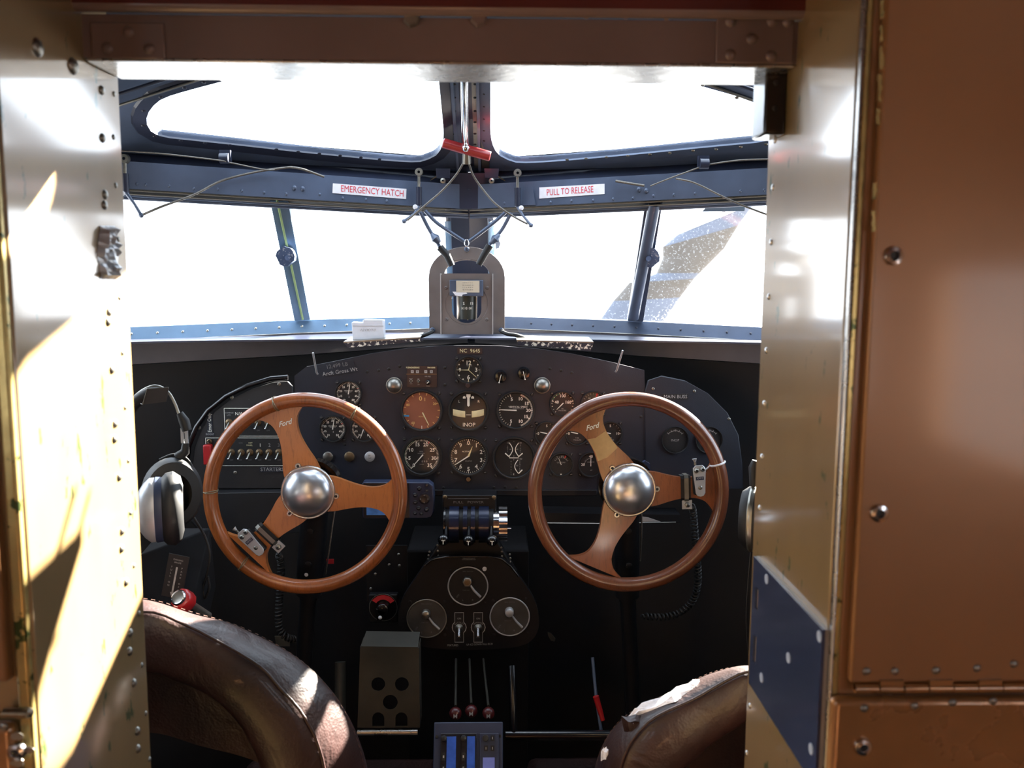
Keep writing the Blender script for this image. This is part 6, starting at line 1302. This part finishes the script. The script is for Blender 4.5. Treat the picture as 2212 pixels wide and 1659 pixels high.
# right headset, mostly hidden by the doorway
t = thing('headset', 'black headset partly hidden behind the right doorway lining', 'headset', P(1630, 1170, 1.5))
B = basis(P(1640, 1122, 1.5), V((1, -.5, 0)))
mb = MB(); mb.lathe([(.0, -.03), (.036, -.030), (.043, -.018), (.041, .004), (.036, .012), (0, .02)], 'rubber', 36, X=B @ Matrix.Scale(1.35, 4, (0, 1, 0))); mb.build('ear_cup', t, world=True)
mb = MB(); mb.lathe([(.0425, -.016), (.0445, -.012), (.0425, -.006)], 'steel', 36, X=B @ Matrix.Scale(1.35, 4, (0, 1, 0))); mb.build('cup_ring', t, world=True)
mb = MB(); mb.tube([P(1632, 995, 1.5), P(1628, 1010, 1.5), P(1628, 1050, 1.5)], [.006, .009, .007], 'rubber', 10); mb.tube([P(1622, 1060, 1.5), P(1620, 1090, 1.5)], .003, 'alud', 8); mb.build('yoke', t, world=True)
cab('thin black cord below the right headset', [(1622, 1190, 1.5), (1616, 1260, 1.5), (1612, 1340, 1.5), (1618, 1420, 1.5)], .0014, 'rubber')

# ------------------------------------------------------------------ parking brake placard and red knob
sc_ = thing('side_console', 'dark sloping side console left of the left control column', 'console', P(380, 1300, 1.50))
mb = MB(); mb.slab([P(300, 1200, 1.50), P(352, 1140, 1.62), P(455, 1140, 1.62), P(410, 1330, 1.50), P(300, 1360, 1.46)], V((0, .02, -.12)), 'matte'); mb.build('console_body', sc_, world=True, bev=.003)
mb = MB(); mb.cyl(P(343, 1165, 1.58), P(322, 1290, 1.50), .0012, 'grey', n=6); mb.build('scratched_edge', sc_, world=True)
t = thing('brake_placard', 'black parking brake placard with a white arrow left of the red knob', 'placard', face(P(379, 1245, 1.50), 0, -.22))
s = mpx(1245, 1.5); mb = MB(); mb.box((0, 0, 0), (44 * s, 96 * s, .001), 'dial'); 
mb.text('PARKING', 0, 37 * s, 3.6 * s, 'grey', z=.001); mb.text('BRAKE', 0, 31 * s, 3.6 * s, 'grey', z=.001)
mb.box((0, -8 * s, .0008), (3.6 * s, 58 * s, .0006), 'grey'); mb.prism([V((-5 * s, -36 * s, 0)), V((5 * s, -36 * s, 0)), V((0, -46 * s, 0))], .0005, .0012, 'grey')
for i, ch in enumerate('FULL ON'): mb.text(ch, -11 * s, (20 - 7 * i) * s, 4 * s, 'grey', z=.001)
for i, ch in enumerate('PARK OFF'): mb.text(ch, 11 * s, (20 - 7 * i) * s, 4 * s, 'grey', z=.001)
mb.build('name_plate', t)
t = thing('parking_brake', 'red parking brake knob with a chrome cap above the left seat back', 'knob', basis(P(388, 1292, 1.45), V((-.25, -.75, .6))))
mb = MB(); mb.lathe([(0, -.028), (.015, -.028), (.0185, -.022), (.0185, -.004), (.016, .0), (.0125, .001)], 'red', 10, smooth=False); mb.build('knob_body', t, bev=.002)
mb = MB(); mb.lathe([(.0128, .0), (.0135, .004), (.0118, .0065), (.0100, .0055)], 'chrome', 28); mb.lathe([(.0100, .0055), (0, .0055)], 'alud', 28); o = mb.build('chrome_cap', t)
mb = MB(); mb.cyl(V((0, 0, -.026)), V((.004, -.004, -.09)), .007, 'steel', n=14); mb.build('shaft', t)

# ------------------------------------------------------------------ seats
def seat(lab, sil, seam, low, side, extra=None):
    t = thing('pilot_seat', lab, 'seat', V((P(*sil[len(sil) // 2], 1.33).x, 1.38, 0)))
    n = 46
    def pl(pts, Y): return resample(bez([P(x, y, Y) for x, y in pts], 8), n)
    ys, ym, yl = 1.285, 1.212, 1.205
    a, b, c = pl(sil, ys), pl(seam, ym), pl(low, yl)
    rnd = random.Random(side + 5)
    inner = [p + V((0, .004, -.03)) for p in a]; inner2 = [p + V((0, .012, -.22)) for p in a]
    m1 = [p.lerp(q, .35) + V((0, 0, .0)) + (p - q).cross(V((1, 0, 0))).normalized() * 0 for p, q in zip(a, b)]
    cen = sum(c, V()) / n - V((0, 0, .25))
    bulge = lambda p, k: p + ((p - cen).normalized() * k)
    r1 = [bulge(p.lerp(q, .3), .005) for p, q in zip(a, b)]; r2 = [bulge(p.lerp(q, .7), .006) for p, q in zip(a, b)]
    for row, amp in ((r1, .0045), (r2, .004)):
        for i, p in enumerate(row): p += (p - cen).normalized() * amp * noise.noise(p * 22 + V((side, 0, 0)))
    r3 = [p.lerp(q, .12) + V((0, -.010, 0)) for p, q in zip(b, c)]; r4 = [p.lerp(q, .5) + V((0, -.016 - .006 * noise.noise(p * 15), 0)) for p, q in zip(b, c)]; r5 = [p + V((0, -.004, 0)) for p in c]; r6 = [p + V((0, .035, -.002)) for p in c]
    mb = MB(); mb.loft([inner2, inner, a, r1, r2, b, r3, r4, r5, r6], 'leather'); mb.build('leather_cover', t, world=True, sub=2)
    mb = MB(); mb.tube([p + V((0, -.003, .0005)) for p in b], .0023, 'leather', 8); mb.build('piping', t, world=True)
    mb = MB(); st = [bulge(p.lerp(q, .16), .0036) for p, q in zip(a, b)]; st = resample(st, 150)
    for i in range(0, 148, 2): mb.tube([st[i], st[i + 1]], .0004, 'stitch', 4)
    o = mb.build('edge_stitching', t, world=True)
    # seat pan and frame below
    x = P(*sil[len(sil) // 2], 1.33).x
    mb = MB(); mb.box((x, 1.60, .42), (.42, .44, .07), 'leather'); mb.build('cushion', t, world=True, bev=.02, seg=3)
    for dx in (-.18, .18):
        for yy in (1.42, 1.78): mb = MB(); mb.cyl(V((x + dx, yy, 0)), V((x + dx, yy, .39)), .012, 'steel'); mb.build('leg', t, world=True)
    return t, a, b, c, bulge
silL = [(-60, 1500), (60, 1395), (200, 1305), (311, 1293), (416, 1324), (524, 1353), (622, 1402), (687, 1449), (745, 1521), (781, 1597), (800, 1680), (806, 1780)]
seamL = [(-20, 1560), (90, 1440), (210, 1345), (320, 1320), (400, 1348), (459, 1377), (560, 1436), (606, 1485), (651, 1536), (687, 1604), (706, 1690), (708, 1800)]
lowL = [(60, 1720), (140, 1600), (240, 1480), (320, 1462), (370, 1480), (412, 1494), (460, 1522), (506, 1568), (532, 1612), (553, 1659), (560, 1720), (560, 1810)]
sL, *_ = seat('brown leather pilot seat back, left one, sunlit along its right edge', silL, seamL, lowL, 0)
silR = [(1268, 1790), (1276, 1700), (1283, 1652), (1300, 1605), (1332, 1560), (1372, 1532), (1410, 1512), (1450, 1495), (1500, 1468), (1550, 1450), (1610, 1443), (1700, 1446), (1800, 1480), (1880, 1580)]
seamR = [(1330, 1800), (1332, 1720), (1340, 1655), (1360, 1605), (1396, 1562), (1430, 1540), (1465, 1524), (1500, 1508), (1535, 1488), (1570, 1468), (1615, 1450), (1690, 1460), (1780, 1510), (1850, 1600)]
lowR = [(1440, 1830), (1446, 1760), (1462, 1700), (1490, 1668), (1510, 1648), (1530, 1628), (1550, 1612), (1572, 1596), (1592, 1584), (1610, 1572), (1640, 1560), (1690, 1580), (1740, 1640), (1780, 1720)]
sR_, ra, rb, rc, bul = seat('torn brown leather pilot seat back, right one, with white stuffing showing', silR, seamR, lowR, 1)
rnd = random.Random(2)
for i0, i1, f0_, f1_, nm in ((14, 23, .22, .85, 'exposed_wadding'), (8, 10, .25, .6, 'exposed_wadding')):
    mb = MB(); rows = []
    for k in range(6):
        f = f0_ + (f1_ - f0_) * k / 5; row = []
        for i in range(i0, i1 + 1):
            e = 1 if 0 < k < 5 and i0 < i < i1 else 0
            w_ = sin(pi * (i - i0 + .4) / (i1 - i0 + .8)) ** .6; f2 = f0_ + .12 * (1 - w_) + (f1_ - f0_) * w_ * k / 5
            p = ra[i].lerp(rb[i], f2 + rnd.uniform(-.05, .05)); row.append(bul(p, .004 + e * rnd.uniform(.002, .008)))
        rows.append(row)
    mb.loft(rows, 'stuff', smooth=False); mb.build(nm, sR_, world=True)
# curled leather flap at the tear
mb = MB(); q = [(1342, 1546), (1352, 1549), (1372, 1543), (1390, 1547), (1398, 1560), (1372, 1590), (1350, 1585), (1345, 1566)]
ed = [P(x, y, 1.235) for x, y in q]; cc = sum(ed, V()) / len(ed) + V((0, -.010, .004)); rows = [ed + [ed[0]], [p.lerp(cc, .5) + V((0, -.006, 0)) for p in ed + [ed[0]]], [p.lerp(cc, .95) for p in ed + [ed[0]]]]
mb.loft(rows, 'leather'); mb.build('torn_leather_flap', sR_, world=True)
